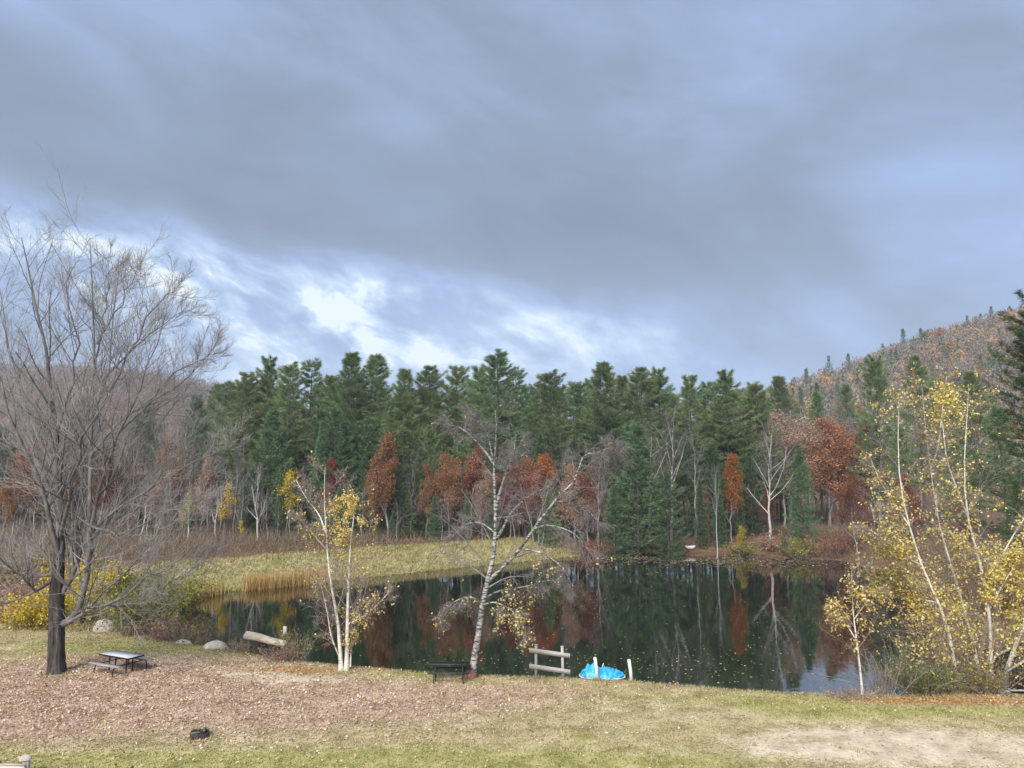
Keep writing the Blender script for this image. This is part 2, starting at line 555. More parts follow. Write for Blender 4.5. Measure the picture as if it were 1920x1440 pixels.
def sdist(x, y):
    """signed distance to the pond outline: negative inside"""
    p = np.stack([np.ravel(x), np.ravel(y)], 1)
    best = np.full(len(p), 1e9)
    ins = np.zeros(len(p), dtype=bool)
    n = len(poly)
    for i in range(n):
        a, b = poly[i], poly[(i + 1) % n]
        e = b - a
        t = np.clip(((p - a) @ e) / (e @ e), 0, 1)
        best = np.minimum(best, np.linalg.norm(p - (a + t[:, None] * e), axis=1))
        c = (a[1] > p[:, 1]) != (b[1] > p[:, 1])
        xi = a[0] + (p[:, 1] - a[1]) * e[0] / (e[1] if abs(e[1]) > 1e-9 else 1e-9)
        ins ^= c & (p[:, 0] < xi)
    return np.where(ins, -best, best).reshape(np.shape(x))


def ss(a, b, x):
    t = np.clip((x - a) / (b - a), 0, 1)
    return t * t * (3 - 2 * t)


def wave(x, y, s, k=0.0):
    return (np.sin(x * s + 1.3 + k) * np.cos(y * s * 1.17 + 0.4 + 2 * k) + 0.6 * np.sin(x * s * 2.1 - y * s * 1.7 + k)
            + 0.35 * np.cos(y * s * 3.9 + x * s * 3.1 + 3 * k)) / 1.95


rx = np.array([-2000, 0, 90, 130, 166, 205, 255, 292, 332, 395, 520, 2000.])
rz_ = np.array([0, 0, 18, 34, 50, 62, 79, 92, 103, 116, 124, 124.])
lx = np.array([-2600, -1100, -800, -554, -440, -385, -323, -265, -200, -80, 60, 2000.])
lz = np.array([90, 118, 118, 113, 112, 104, 94, 84, 64, 32, 0, 0.])


def gz(x, y):
    x = np.asarray(x, dtype=float)
    y = np.asarray(y, dtype=float)
    d = sdist(x, y)
    lawn = LAWN * ss(-0.3, 1.9, d) + 0.05 * wave(x, y, 0.22) * ss(2, 6, d)
    lawn = lawn + 7.4 * ss(17.0, 0.0, y)
    bank = 2.0 * ss(-0.3, 10.0, d) + 0.022 * np.clip(d - 12, 0, 90) + 0.16 * wave(x, y, 0.35) * ss(1, 6, d)
    wl = ss(44, 58, y)
    out = lawn * (1 - wl) + bank * wl
    hill = np.interp(x * 480 / np.maximum(y, 300), rx, rz_) * ss(175, 480, y) * (1 + 0.03 * wave(x, y, 0.02))
    hill2 = np.interp(x * 800 / np.maximum(y, 600), lx, lz) * ss(330, 800, y) * (1 + 0.02 * wave(x, y, 0.013, 1))
    out = out + np.maximum(hill, hill2)
    pond = -1.4 * ss(0.0, 4.0, -d)
    return np.where(d < 0, np.minimum(pond, 0.03 - 0.3 * np.clip(-d, 0, 1)), np.maximum(out, 0.02 + 0.02 * np.clip(d, 0, 1)))


def g1(x, y):
    return float(gz(np.array([x]), np.array([y]))[0])


def axis(segs):
    out = []
    for a, b, st in segs:
        out.append(np.arange(a, b, st))
    out.append(np.array([segs[-1][1]]))
    return np.concatenate(out)


gx = axis([(-2600, -600, 80), (-600, -120, 16), (-120, -44, 3), (-44, 44, 0.55), (44, 120, 3), (120, 600, 16), (600, 2600, 80)])
gy = axis([(-60, 0, 10), (0, 18, 2), (18, 50, 0.5), (50, 130, 1.5), (130, 200, 5), (200, 900, 16), (900, 3400, 100)])
GX, GY = np.meshgrid(gx, gy)
GZ = gz(GX, GY)
nx, ny = len(gx), len(gy)
V = np.stack([GX, GY, GZ], -1).reshape(-1, 3)
ii = (np.arange(ny - 1)[:, None] * nx + np.arange(nx - 1)[None, :]).reshape(-1)
Q = np.stack([ii, ii + 1, ii + nx + 1, ii + nx], 1)
D = sdist(GX, GY)


def blob(x, y, px, py, hw, hh, z=LAWN):
    """soft patch on the lawn: centre and half sizes measured on the photo, laid out in metres"""
    c = atz(px, py, z)
    sx = hw / F * c[1]
    a, b = atz(px, py - hh, z), atz(px, py + hh, z)
    sy = abs(a[1] - b[1]) / 2
    return np.exp(-(((x - c[0]) / sx) ** 2 + ((y - c[1]) / sy) ** 2))


def litter_mask(x, y):
    return np.clip(blob(x, y, 240, 1300, 420, 70) + 0.9 * blob(x, y, 60, 1290, 300, 60) + 0.55 * blob(x, y, 720, 1320, 330, 45) + 0.35 * blob(x, y, 1000, 1300, 200, 22), 0, 1.2)


def sand_mask(x, y):
    return np.clip(1.15 * blob(x, y, 1800, 1400, 330, 48) + 0.8 * blob(x, y, 1560, 1395, 240, 36) + 1.2 * blob(x, y, 560, 1274, 130, 9) + 1.0 * blob(x, y, 470, 1262, 90, 7)
                   + 0.9 * blob(x, y, 10, 1215, 60, 7) + 0.7 * blob(x, y, 1320, 1340, 150, 14), 0, 1.2)


def green_mask(x, y):
    return np.clip(0.9 * blob(x, y, 300, 1430, 520, 26) + 0.9 * blob(x, y, 900, 1432, 420, 26) + 0.8 * blob(x, y, 300, 1213, 420, 14) + 0.8 * blob(x, y, 780, 1264, 140, 8)
                   + 0.7 * blob(x, y, 1350, 1310, 300, 14) + 0.8 * blob(x, y, 1680, 1335, 330, 12) + 0.8 * blob(x, y, 1090, 1382, 40, 8)
                   + 0.7 * blob(x, y, 1590, 1402, 60, 14) + 0.5 * blob(x, y, 1300, 1430, 120, 20), 0, 1.1)


def gold_mask(x, y):
    return np.clip(blob(x, y, 1780, 1313, 220, 10) + 0.7 * blob(x, y, 560, 1258, 140, 9), 0, 1)


lawnz = np.where((GY < np.where(GX > 10, 34.5, 52)), 1.0, 0.0) * ss(0.0, 0.6, D)
px_est = 960 + GX / np.maximum(GY, 1) * F
bermz = ss(50, 54, GY) * ss(10.8, 9.0, D) * ss(1130, 1050, px_est) * ss(0.0, 0.3, D)
bermz = np.maximum(bermz, ss(44, 46, GY) * ss(54, 50, GY) * ss(0, .3, D) * ss(5, -5, GX))
zone = np.stack([lawnz, bermz, litter_mask(GX, GY) * lawnz, np.ones_like(GX)], -1).reshape(-1, 4)
zone2 = np.stack([sand_mask(GX, GY) * lawnz, green_mask(GX, GY) * lawnz, gold_mask(GX, GY) * lawnz, np.ones_like(GX)], -1).reshape(-1, 4)

m, t, out = newmat('ground_soil_and_turf')
g = t.node('ShaderNodeNewGeometry')
pos = g.outputs['Position']
za = t.node('ShaderNodeAttribute', attribute_name='zone')
zb = t.node('ShaderNodeAttribute', attribute_name='zone2')
s1 = t.node('ShaderNodeSeparateColor'); t.l.new(za.outputs['Color'], s1.inputs[0])
s2 = t.node('ShaderNodeSeparateColor'); t.l.new(zb.outputs['Color'], s2.inputs[0])
nA = t.noise(pos, 0.9, 6, 0.65)
nB = t.noise(pos, 9.0, 4, 0.65)
nC = t.noise(pos, 0.25, 4, 0.6)
strk = t.node('ShaderNodeMapping')
strk.inputs['Scale'].default_value = (0.5, 1.6, 1)
t.l.new(pos, strk.inputs[0])
nD = t.noise(pos, 28.0, 3, 0.7)
mix3 = t.math('ADD', t.math('MULTIPLY', nA, 0.5), t.math('ADD', t.math('MULTIPLY', nB, 0.3), t.math('MULTIPLY', nD, 0.2)))
turf = t.ramp(mix3, [(0.40, (0.20, 0.165, 0.075)), (0.5, (0.37, 0.315, 0.165)), (0.58, (0.52, 0.44, 0.27))])
green = t.ramp(mix3, [(0.40, (0.17, 0.17, 0.055)), (0.5, (0.33, 0.31, 0.115)), (0.60, (0.48, 0.42, 0.20))])
sand = t.ramp(mix3, [(0.40, (0.33, 0.26, 0.17)), (0.5, (0.53, 0.44, 0.32)), (0.60, (0.68, 0.59, 0.46))])
lit = t.ramp(mix3, [(0.41, (0.22, 0.14, 0.10)), (0.5, (0.42, 0.29, 0.23)), (0.59, (0.58, 0.44, 0.36))])
orng = t.ramp(mix3, [(0.36, (0.26, 0.13, 0.06)), (0.6, (0.46, 0.28, 0.13))])


def thr(maskv, lo=0.35, hi=0.75, amt=0.9):
    v = t.math('ADD', maskv, t.math('MULTIPLY', t.math('SUBTRACT', mix3, 0.5), amt * 2))
    return t.math('MULTIPLY', t.sstep(v, lo, hi), t.sstep(maskv, 0.02, 0.15))


gv = t.math('ADD', s2.outputs[1], t.math('MULTIPLY', t.math('SUBTRACT', nC, 0.5), 1.6))
lawnc = t.mix(t.sstep(gv, 0.15, 0.75), turf, green)
lawnc = t.mix(t.math('MULTIPLY', thr(s1.outputs[2], 0.25, 0.7), 0.8), lawnc, lit)
lawnc = t.mix(thr(s2.outputs[2], 0.3, 0.7), lawnc, orng)
lawnc = t.mix(t.math('MULTIPLY', t.sstep(t.math('MULTIPLY', s2.outputs[0], t.math('ADD', t.math('MULTIPLY', t.noise(strk.outputs[0], 2.2, 8, 0.75), 1.9), t.math('MULTIPLY', t.math('SUBTRACT', nB, 0.5), 1.4))), 0.50, 0.98), 0.92), lawnc, sand)
berm = t.ramp(mix3, [(0.40, (0.17, 0.155, 0.06)), (0.5, (0.33, 0.30, 0.14)), (0.60, (0.48, 0.43, 0.25))])
floor_ = t.ramp(mix3, [(0.35, (0.055, 0.035, 0.024)), (0.5, (0.13, 0.08, 0.05)), (0.65, (0.22, 0.135, 0.08))])
c = t.mix(s1.outputs[1], floor_, berm)
c = t.mix(s1.outputs[0], c, lawnc)
p = t.node('ShaderNodeBsdfPrincipled')
t.l.new(c, p.inputs['Base Color'])
p.inputs['Roughness'].default_value = 0.95
p.inputs['Specular IOR Level'].default_value = 0.1
bp = t.node('ShaderNodeBump')
bp.inputs['Strength'].default_value = 0.5
bp.inputs['Distance'].default_value = 0.05
t.l.new(t.math('ADD', nB, t.math('MULTIPLY', nD, 0.6)), bp.inputs['Height'])
t.l.new(bp.outputs[0], p.inputs['Normal'])
t.l.new(p.outputs[0], out.inputs[0])
me = mk('ground', V, [(Q, 0)], m, True)
for nm, arr in (('zone', zone), ('zone2', zone2)):
    at = me.color_attributes.new(nm, 'FLOAT_COLOR', 'POINT')
    at.data.foreach_set('color', arr.astype(np.float32).ravel())
setp(ob('ground', me), 'lawn, grassy bank and leafy forest floor round the pond', kind='structure')

# water
m, t, out = newmat('pond_water')
tcn = t.node('ShaderNodeTexCoord')
p = t.node('ShaderNodeBsdfPrincipled')
p.inputs['Base Color'].default_value = (0.006, 0.011, 0.009, 1)
p.inputs['Roughness'].default_value = 0.02
p.inputs['IOR'].default_value = 3.0
p.inputs['Specular IOR Level'].default_value = 0.5
bp = t.node('ShaderNodeBump')
bp.inputs['Strength'].default_value = 0.03
bp.inputs['Distance'].default_value = 0.1
wn = t.math('ADD', t.noise(tcn.outputs['Object'], 1.6, 3, 0.5), t.math('MULTIPLY', t.noise(tcn.outputs['Object'], 0.35, 2, 0.5), 1.5))
t.l.new(wn, bp.inputs['Height'])
t.l.new(bp.outputs[0], p.inputs['Normal'])
gl = t.node('ShaderNodeBsdfGlossy')
gl.inputs['Roughness'].default_value = 0.02
t.l.new(bp.outputs[0], gl.inputs['Normal'])
fr = t.node('ShaderNodeFresnel')
fr.inputs['IOR'].default_value = 1.33
t.l.new(bp.outputs[0], fr.inputs['Normal'])
dk = t.node('ShaderNodeBsdfDiffuse')
dk.inputs[0].default_value = (0.006, 0.011, 0.009, 1)
ws = t.node('ShaderNodeMixShader')
t.l.new(t.math('ADD', 0.42, t.math('MULTIPLY', fr.outputs[0], 0.58), clamp=True), ws.inputs[0])
t.l.new(dk.outputs[0], ws.inputs[1])
t.l.new(gl.outputs[0], ws.inputs[2])
t.l.new(ws.outputs[0], out.inputs[0])
t.n.remove(p)
x0, y0 = poly.min(0) - 1.5
x1, y1 = poly.max(0) + 1.5
setp(ob('pond_water', mk('pond_water', [(x0, y0, 0), (x1, y0, 0), (x1, y1, 0), (x0, y1, 0)], [([[0, 1, 2, 3]], 0)], m)),
     'dark still pond mirroring the forest', kind='structure')

# ------------------------------------------------------------------ tree meshes
def trunk_mesh(name, h, r, mat, seed, lean=0.15, K=10, sides=8):
    q = np.random.default_rng(seed)
    z = np.linspace(-0.3, h, K)
    off = np.cumsum(q.normal(size=(K, 2)) * lean * h / 100, 0)
    off -= off[0]
    P = np.stack([off[:, 0], off[:, 1], z], 1)
    R = r * (1 - 0.93 * np.linspace(0, 1, K) ** 0.9)
    R[0] *= 1.25
    return P, R


def make_pine(name, h, zb, rmax, seed, mat, whorl=0.8, nb=5, tufts=24, bl=7, blen=0.36, bw=0.06, elev=(-8, 48), ragged=0.35, power=0.75, round_top=False):
    q = np.random.default_rng(seed)
    tp, tr = trunk_mesh(name, h, h * 0.0115, None, seed)
    gt = Geo().tubes(tp[None], tr[None], 8)
    zs, az, L, el = [], [], [], []
    z = zb * h
    while z < h * 0.985:
        tt = (z - zb * h) / (h - zb * h)
        k = max(3, int(round(nb + q.normal() * 0.8)))
        a0 = q.random() * 2 * pi
        lvl = q.uniform(1 - ragged, 1.08)
        for i in range(k):
            zs.append(z + q.normal() * 0.12)
            az.append(a0 + i * 2 * pi / k + q.normal() * 0.25)
            prof = min(1.0, (1 - tt) * 1.35 + 0.10) ** power * min(1.0, 0.62 + 1.6 * tt) if round_top else (1 - tt) ** power * min(1.0, 0.62 + 1.6 * tt)
            L.append(rmax * max(prof, 0.07) * lvl * q.uniform(1 - ragged * 0.8, 1.1))
            el.append(elev[0] + (elev[1] - elev[0]) * tt ** 1.3 + q.normal() * 6)
        z += whorl * q.uniform(0.7, 1.25) * (1 - 0.35 * tt)
    zs, az, L, el = map(np.array, (zs, az, L, el))
    n = len(zs)
    K = 5
    s = np.linspace(0, 1, K)
    ea = np.radians(el)
    hx = np.stack([np.cos(az), np.sin(az), np.zeros(n)], 1)
    ox = np.interp(zs, tp[:, 2], tp[:, 0])
    oy = np.interp(zs, tp[:, 2], tp[:, 1])
    base = np.stack([ox, oy, zs], 1)
    # branches sag a little then turn up at the tips

    def along(i, s):
        up = np.tan(ea[i]) * s - 0.06 * np.sin(pi * s) + 0.20 * s ** 3
        return base[i] + hx[i] * (L[i] * s)[..., None] + np.stack([np.zeros_like(s), np.zeros_like(s), L[i] * up], -1)
    BP = np.stack([along(np.arange(n), np.full(n, v)) for v in s], 1)
    BR = np.maximum(0.006 * h / 25 + 0.010 * L[:, None] * (1 - 0.85 * s[None]), 0.006)
    gt.tubes(BP, BR, 3)
    per = np.stack([-hx[:, 1], hx[:, 0], np.zeros(n)], 1)
    m_ = np.maximum((tufts * (0.35 + 0.65 * L / rmax)).astype(int), 5)
    i = np.repeat(np.arange(n), m_)
    u = q.random(len(i)) ** 0.7 * 0.83 + 0.17
    c = along(i, u)
    wdt = L[i] * 0.26 * np.sqrt(np.clip(1.08 - u, 0.02, 1)) * (0.4 + u)
    side = q.uniform(-1, 1, len(i))
    c = c + per[i] * (wdt * side)[:, None] + np.stack([0 * u, 0 * u, q.normal(size=len(i)) * 0.07 + 0.02 * L[i]], 1)
    j = np.repeat(np.arange(len(c)), bl)
    dirn = norm(hx[i] * 0.8 + per[i] * side[:, None] * 0.9 + np.array([0, 0, 0.45]))
    dd = norm(dirn[j] * 1.0 + unit(len(j), q) * 0.6)
    B = c[j] + q.normal(size=(len(j), 3)) * 0.07
    Vb, fb = blades(B, dd, q.uniform(0.7, 1.25, len(j)) * blen, bw, q)
    gc = Geo().add(Vb, fb)
    return dict(h=h, trunk=gt.mesh(name + '_trunk', M_pinebark, True), crown=gc.mesh(name + '_crown', mat))


def make_broad(name, h, seed, leafm, spread=0.32, nleaf=7000, lsize=0.26, crown0=0.25, n1=16, n2=8, n3=5, bark=None, twig=True, shape='round', lspread=0.35):
    q = np.random.default_rng(seed)
    tp, tr = trunk_mesh(name, h * 0.9, h * 0.0125, None, seed, 1.2, 12)
    gt = Geo().tubes(tp[None], tr[None], 8)
    P1, R1 = grow(tp[None], tr[None], n1, q, crown0, 0.97, (25, 55), spread, 0.5 if shape == 'round' else 0.75, 0.35, 0.10, 6, 0.55, 0.015)
    gt.tubes(P1, R1, 5)
    P2, R2 = grow(P1, R1, n2, q, 0.2, 1.0, (25, 60), 0.45, 0.4, 0.2, 0.14, 4, 0.6, 0.010)
    P3, R3 = grow(P2, R2, n3, q, 0.2, 1.0, (25, 60), 0.55, 0.4, 0.15, 0.16, 3, 0.7, 0.008)
    gb = Geo().tubes(P2, R2, 3)
    if twig:
        # fine twigs as slivers
        gb.tubes(P3, R3 * 1.2, 3)
    res = dict(h=h, trunk=gt.mesh(name + '_trunk', bark or M_greybark, True), twigs=gb.mesh(name + '_twigs', M_greytwig))
    if nleaf:
        k = q.integers(0, len(P3), nleaf)
        u = q.random((nleaf, 1))
        c = P3[k, 0] * (1 - u) + P3[k, -1] * u + q.normal(size=(nleaf, 3)) * lspread
        Vl, fl = leafs(c, lsize * q.uniform(0.6, 1.2, nleaf), q)
        res['crown'] = Geo().add(Vl, fl).mesh(name + '_crown', leafm)
    return res


PINES = [make_pine('tall_pine_%d' % i, 26, (0.24, 0.30, 0.20, 0.32, 0.26, 0.36, 0.22)[i], (5.4, 4.9, 5.8, 5.1, 4.6, 5.6, 5.0)[i], 20 + i, M_pine, (1.05, 0.9, 1.2, 1.0, 0.85, 1.35, 1.1)[i], 5, 50, 9, 0.50, 0.044, ((-4, 48), (0, 52), (-8, 42), (4, 50), (-4, 54), (0, 40), (-10, 48))[i], (0.45, 0.35, 0.55, 0.45, 0.3, 0.6, 0.5)[i], (0.9, 1.1, 0.8, 1.0, 1.2, 0.75, 0.95)[i], True) for i in range(7)]
YOUNG = [make_pine('young_pine_%d' % i, 13, 0.05, (3.4, 3.0, 4.0)[i], 40 + i, M_pineblue, 0.55, 6, 26, 7, 0.30, 0.05, (-6, 40), 0.28, 0.8) for i in range(3)]
FIRS = [make_pine('spruce_%d' % i, 14, 0.04, (2.3, 2.0)[i], 50 + i, M_pineblue, 0.42, 6, 20, 7, 0.24, 0.05, (-16, 25), 0.2, 1.0) for i in range(2)]
OAKS = [make_broad('oak_%d' % i, 14, 60 + i, M_oak, (0.36, 0.30, 0.42)[i], 10500, 0.20, 0.2, 18, 8, 4, shape=('cone', 'cone', 'round')[i]) for i in range(3)]
BARES = [make_broad('bare_tree_%d' % i, 16, 70 + i, None, (0.34, 0.42, 0.30, 0.38)[i], 0, crown0=(0.35, 0.3, 0.45, 0.2)[i], n1=15, n2=9, n3=7) for i in range(4)]
SAPS = [make_broad('sapling_%d' % i, 9, 80 + i, None, 0.30, 0, crown0=0.3, n1=9, n2=6, n3=5) for i in range(3)]
YSAP = make_broad('yellow_sapling', 8, 90, M_gold, 0.28, 1500, 0.20, 0.3, 12, 6, 4, lspread=0.25)

TR = np.random.default_rng(5)


def plant(kind, name, px, top, Yd, label, group=None, wide=1.0, cmat=None, tmat=None, cat='tree', lean=0.0, rz=None):
    """one tree standing at depth Yd; px and top give its crown tip as seen in the photo"""
    tip = aty(px, top, Yd)
    x = float(tip[0])
    zb = g1(x, Yd)
    h = max(float(tip[2]) - zb, 2.0)
    s = h / kind['h']
    o = empty(name, (x, Yd, zb - 0.05), label, cat, group, rz if rz is not None else TR.random() * 6.28, (s * wide, s * wide, s))
    o.rotation_euler[1] = lean
    obm('trunk', kind['trunk'], o, tmat)
    if 'twigs' in kind:
        obm('twigs', kind['twigs'], o, None)
    if 'crown' in kind:
        obm('crown', kind['crown'], o, cmat)
    return o


# ------------------------------------------------------------------ forest behind the pond: the skyline pines
SKY_P = [(432, 715, 125), (462, 700, 118), (508, 676, 120), (543, 681, 116), (583, 671, 118), (622, 708, 125), (660, 663, 116), (705, 669, 118), (760, 694, 118),
         (806, 685, 121), (855, 688, 127), (898, 694, 124), (932, 660, 114), (965, 688, 122), (1028, 696, 118), (1085, 712, 122), (1130, 684, 116), (1166, 706, 122),
         (1200, 688, 118), (1236, 692, 121), (1290, 710, 118), (1326, 718, 124), (1362, 702, 116), (1415, 716, 118)]
ORD = ['first', 'second', 'third', 'fourth', 'fifth', 'sixth', 'seventh', 'eighth', 'ninth', 'tenth', 'eleventh', 'twelfth', 'thirteenth', 'fourteenth', 'fifteenth',
       'sixteenth', 'seventeenth', 'eighteenth', 'nineteenth', 'twentieth', 'twenty-first', 'twenty-second', 'twenty-third', 'twenty-fourth']
special = {6: 'tall twin-topped white pine rising above its neighbours left of the red oak', 12: 'tallest white pine on the skyline, straight above the leaning bare birch',
           0: 'leftmost skyline white pine, half hidden by the bare maple twigs', 23: 'rightmost skyline white pine, next to the foot of the hill',
           16: 'broad white pine on the skyline above the big bushy young pine'}
for i, (px, top, yd) in enumerate(SKY_P):
    plant(PINES[(i * 3 + i // 7) % 7], 'white_pine', px, top, yd, special.get(i, 'green white pine, %s from the left along the forest skyline' % ORD[i]), 'white pines along the skyline', wide=TR.uniform(1.2, 1.5))
def nearsky(px):
    k = min(range(len(SKY_P)), key=lambda a: abs(SKY_P[a][0] - px))
    return ('left' if px < SKY_P[k][0] else 'right'), ORD[k]


q = np.random.default_rng(8)
for i in range(58):
    px = 415 + i * 18.2 + q.uniform(-10, 10)
    plant(PINES[q.integers(7)], 'white_pine', px, q.uniform(704, 762), q.uniform(128, 168), 'white pine crowded in behind, just %s of the %s skyline pine' % nearsky(px), 'white pines behind the skyline row', wide=q.uniform(1.15, 1.5))
# lower pines that fill the face of the wood
q = np.random.default_rng(9)
for i in range(34):
    px = 440 + i * 30 + q.uniform(-12, 12)
    plant(PINES[q.integers(7)], 'white_pine', px, q.uniform(765, 850), q.uniform(107, 122), 'shorter white pine in the face of the wood, just %s below the %s skyline pine' % nearsky(px), 'shorter pines in the face of the wood', wide=q.uniform(0.9, 1.2), cmat=(M_pineblue if q.random() < 0.6 else None))

YP = [(160, 745, 122, 1, 1.3, 'young pine standing behind the maple stems'), (275, 760, 120, 0, 1.3, 'young pine behind the right limbs of the maple'), (370, 745, 118, 2, 1.1, 'young pine behind the outer twigs of the maple, beside the skyline row'), (-40, 770, 116, 1, 1.3, 'young pine cut by the left picture edge'), (1192, 790, 104, 0, 1.15, 'large bushy young pine with layered boughs at the far shore'), (1250, 885, 102.5, 2, 1.0, 'broad young pine leaning out beside the large bushy one at the shore'),
      (1150, 912, 103, 1, 1.15, 'small full young pine left of the large bushy one'), (1497, 835, 103, 1, 0.95, 'blue-green young pine beside the white-trunked tree at the clearing'),
      (790, 838, 107, 0, 0.8, 'pale blue-green pine right of the red cone-shaped oak'), (650, 800, 110, 1, 1.0, 'young pine left of the red cone-shaped oak'),
      (692, 832, 109, 2, 0.8, 'slim young pine touching the left side of the red oak'), (512, 762, 109, 0, 1.1, 'spreading yellowish young pine above the pale saplings'),
      (590, 960, 102, 2, 1.0, 'low bushy young pine behind the two-stemmed birch'), (815, 930, 104, 1, 1.1, 'low dark young pine at the edge of the grassy bank'),
      (735, 968, 103, 2, 1.2, 'squat young pine under the red cone-shaped oak'), (1405, 850, 112, 1, 1.0, 'young pine standing back in the dark clearing'),
      (1285, 815, 111, 0, 0.9, 'young pine behind the white-stemmed bare trees'), (1010, 930, 106, 2, 1.0, 'young pine hidden behind the leaning birch limbs'),
      (470, 880, 106, 1, 1.1, 'dark young pine behind the yellow sapling'), (80, 775, 118, 0, 1.2, 'young pine glimpsed through the middle of the bare maple'),
      (5, 800, 112, 2, 1.3, 'young pine at the left edge behind the maple'), (1470, 1000, 101, 2, 1.0, 'tiny pine on the bank right of the clearing')]
for px, top, yd, v, wd, lab in YP:
    plant(YOUNG[v], 'young_pine', px, top, yd, lab, 'young pines in front of the wood', wide=wd)
FP = [(603, 790, 108, 0, 'narrow dark spruce left of the young pines'), (1345, 880, 106, 1, 'thin dark spruce left of the white pole birch'), (1312, 900, 106, 0, 'thin dark spruce right of the broad young pine'),
      (1385, 905, 108, 1, 'thin dark spruce right of the white pole birch'), (530, 870, 105, 1, 'dark spruce behind the pale saplings'), (355, 930, 104, 0, 'low spruce behind the right twigs of the maple')]
for px, top, yd, v, lab in FP:
    plant(FIRS[v], 'spruce', px, top, yd, lab, 'spruces in the wood')
RP = [(1640, 668, 114, 2, 1.05, 'tall open white pine in front of the hill, left of the yellow birches'), (1714, 666, 121, 0, 0.95, 'white pine behind the tops of the yellow birches'),
      (1585, 724, 165, 1, 1.0, 'white pine at the foot of the hill, left of the tall open one'), (1765, 705, 128, 3, 1.0, 'white pine half hidden behind the yellow birches'),
      (1530, 735, 150, 4, 1.0, 'distant white pine between the wood and the hill'), (1820, 700, 105, 1, 1.1, 'dark white pine behind the right side of the yellow birches'),
      (1690, 800, 104, 3, 1.1, 'lower white pine behind the middle of the yellow birches'), (1790, 830, 95, 0, 1.2, 'dark spreading pine behind the leafy birch stems'),
      (1870, 760, 90, 2, 1.1, 'dark pine at right edge behind the near pine boughs'), (1905, 905, 72, 4, 1.3, 'low dark pine at right edge above the footbridge')]
for px, top, yd, v, wd, lab in RP:
    plant(PINES[v], 'white_pine', px, top, yd, lab, 'white pines on the right', wide=wd)

OK_ = [(730, 803, 103, 0, 0.95, M_oak, 'cone-shaped russet oak glowing red in the middle of the wood'), (845, 862, 106, 2, 0.9, M_oak, 'russet oak behind the left arching limb of the birch'),
       (884, 832, 107, 0, 1.0, M_oak, 'taller russet oak left of the leaning bare birch'), (1028, 842, 107, 1, 1.0, M_orange, 'orange oak between the limbs of the leaning birch'),
       (966, 875, 105, 2, 1.0, M_oakdeep, 'deep red oak right behind the birch fork'), (1075, 860, 106, 1, 0.9, M_oakpink, 'faded russet oak behind the long leaning limb'),
       (1366, 842, 108, 1, 0.8, M_orange, 'slim orange oak at the left side of the dark clearing'), (1392, 786, 122, 2, 1.0, M_oakpink, 'faded pinkish oak above the dark clearing'),
       (1440, 800, 128, 2, 0.9, M_oakpink, 'faded pinkish tree above the blue-green young pine'), (1572, 790, 128, 0, 1.1, M_oak, 'big russet oak left of the yellow birches'),
       (1600, 905, 98, 2, 1.0, M_oakdeep, 'deep red oak at the water below the big russet oak'), (1632, 835, 118, 1, 1.0, M_oak, 'russet oak touching the left side of the yellow birches'),
       (622, 852, 108, 1, 0.9, M_oakdeep, 'russet tree behind the bare top of the two-stemmed birch'), (695, 895, 105, 2, 0.7, M_oak, 'small russet tree left of the cone-shaped oak'),
       (800, 880, 106, 2, 0.7, M_oak, 'small russet oak right of the cone-shaped oak'), (55, 842, 104, 2, 1.0, M_oak, 'russet oak behind the left side of the maple trunk'),
       (130, 900, 100, 1, 1.0, M_oakdeep, 'russet tree seen through the fork of the maple'), (238, 862, 105, 2, 0.9, M_oakpink, 'faded russet tree behind the maple, right of its trunk'),
       (15, 905, 98, 0, 1.1, M_oak, 'russet tree at the left edge behind the maple'), (300, 880, 102, 1, 0.9, M_oakpink, 'faded russet tree behind the right limbs of the maple'),
       (1520, 790, 134, 1, 1.0, M_oakpink, 'faded pinkish tree behind the big russet oak'), (1690, 900, 98, 2, 1.0, M_oakdeep, 'dark red tree behind the stems of the yellow birches'),
       (1440, 925, 110, 2, 0.8, M_oakdeep, 'small deep red tree inside the dark clearing'), (385, 850, 104, 0, 0.7, M_oakpink, 'faded brown tree behind the tips of the maple'),
       (1800, 950, 84, 2, 0.9, M_oakdeep, 'reddish tree behind the footbridge birches'), (1325, 905, 109, 1, 0.7, M_oakpink, 'small brownish tree behind the thin spruces')]
OK_ += [(1410, 800, 124, 2, 1.5, M_oakpink, 'broad faded pinkish tree at the left of the belt below the hill'), (1475, 790, 130, 2, 1.5, M_oakpink, 'broad faded pinkish tree in the middle of the belt below the hill'), (1545, 800, 126, 2, 1.4, M_oakbelt, 'broad rusty tree behind the big russet oak'), (1605, 805, 122, 2, 1.3, M_oakbelt, 'broad rusty tree left of the tall birch clump'), (1100, 885, 106, 2, 1.0, M_oak, 'low russet oak left of the small full young pine'), (1000, 870, 105, 2, 1.1, M_oak, 'low russet oak right of the deep red one'), (920, 890, 105, 2, 1.0, M_oakpink, 'faded low oak behind the leaning birch trunk'), (95, 800, 106, 2, 1.1, M_oak, 'tall russet oak right behind the maple stems'), (330, 815, 106, 0, 1.0, M_oak, 'rusty oak behind the upper right twigs of the maple'), (195, 835, 100, 0, 1.0, M_oakdeep, 'deep red tree seen right of the maple stems')]
for px, top, yd, v, wd, mt, lab in OK_:
    plant(OAKS[v], 'oak_tree', px, top, yd, lab, 'trees in russet leaf', wide=wd, cmat=mt)

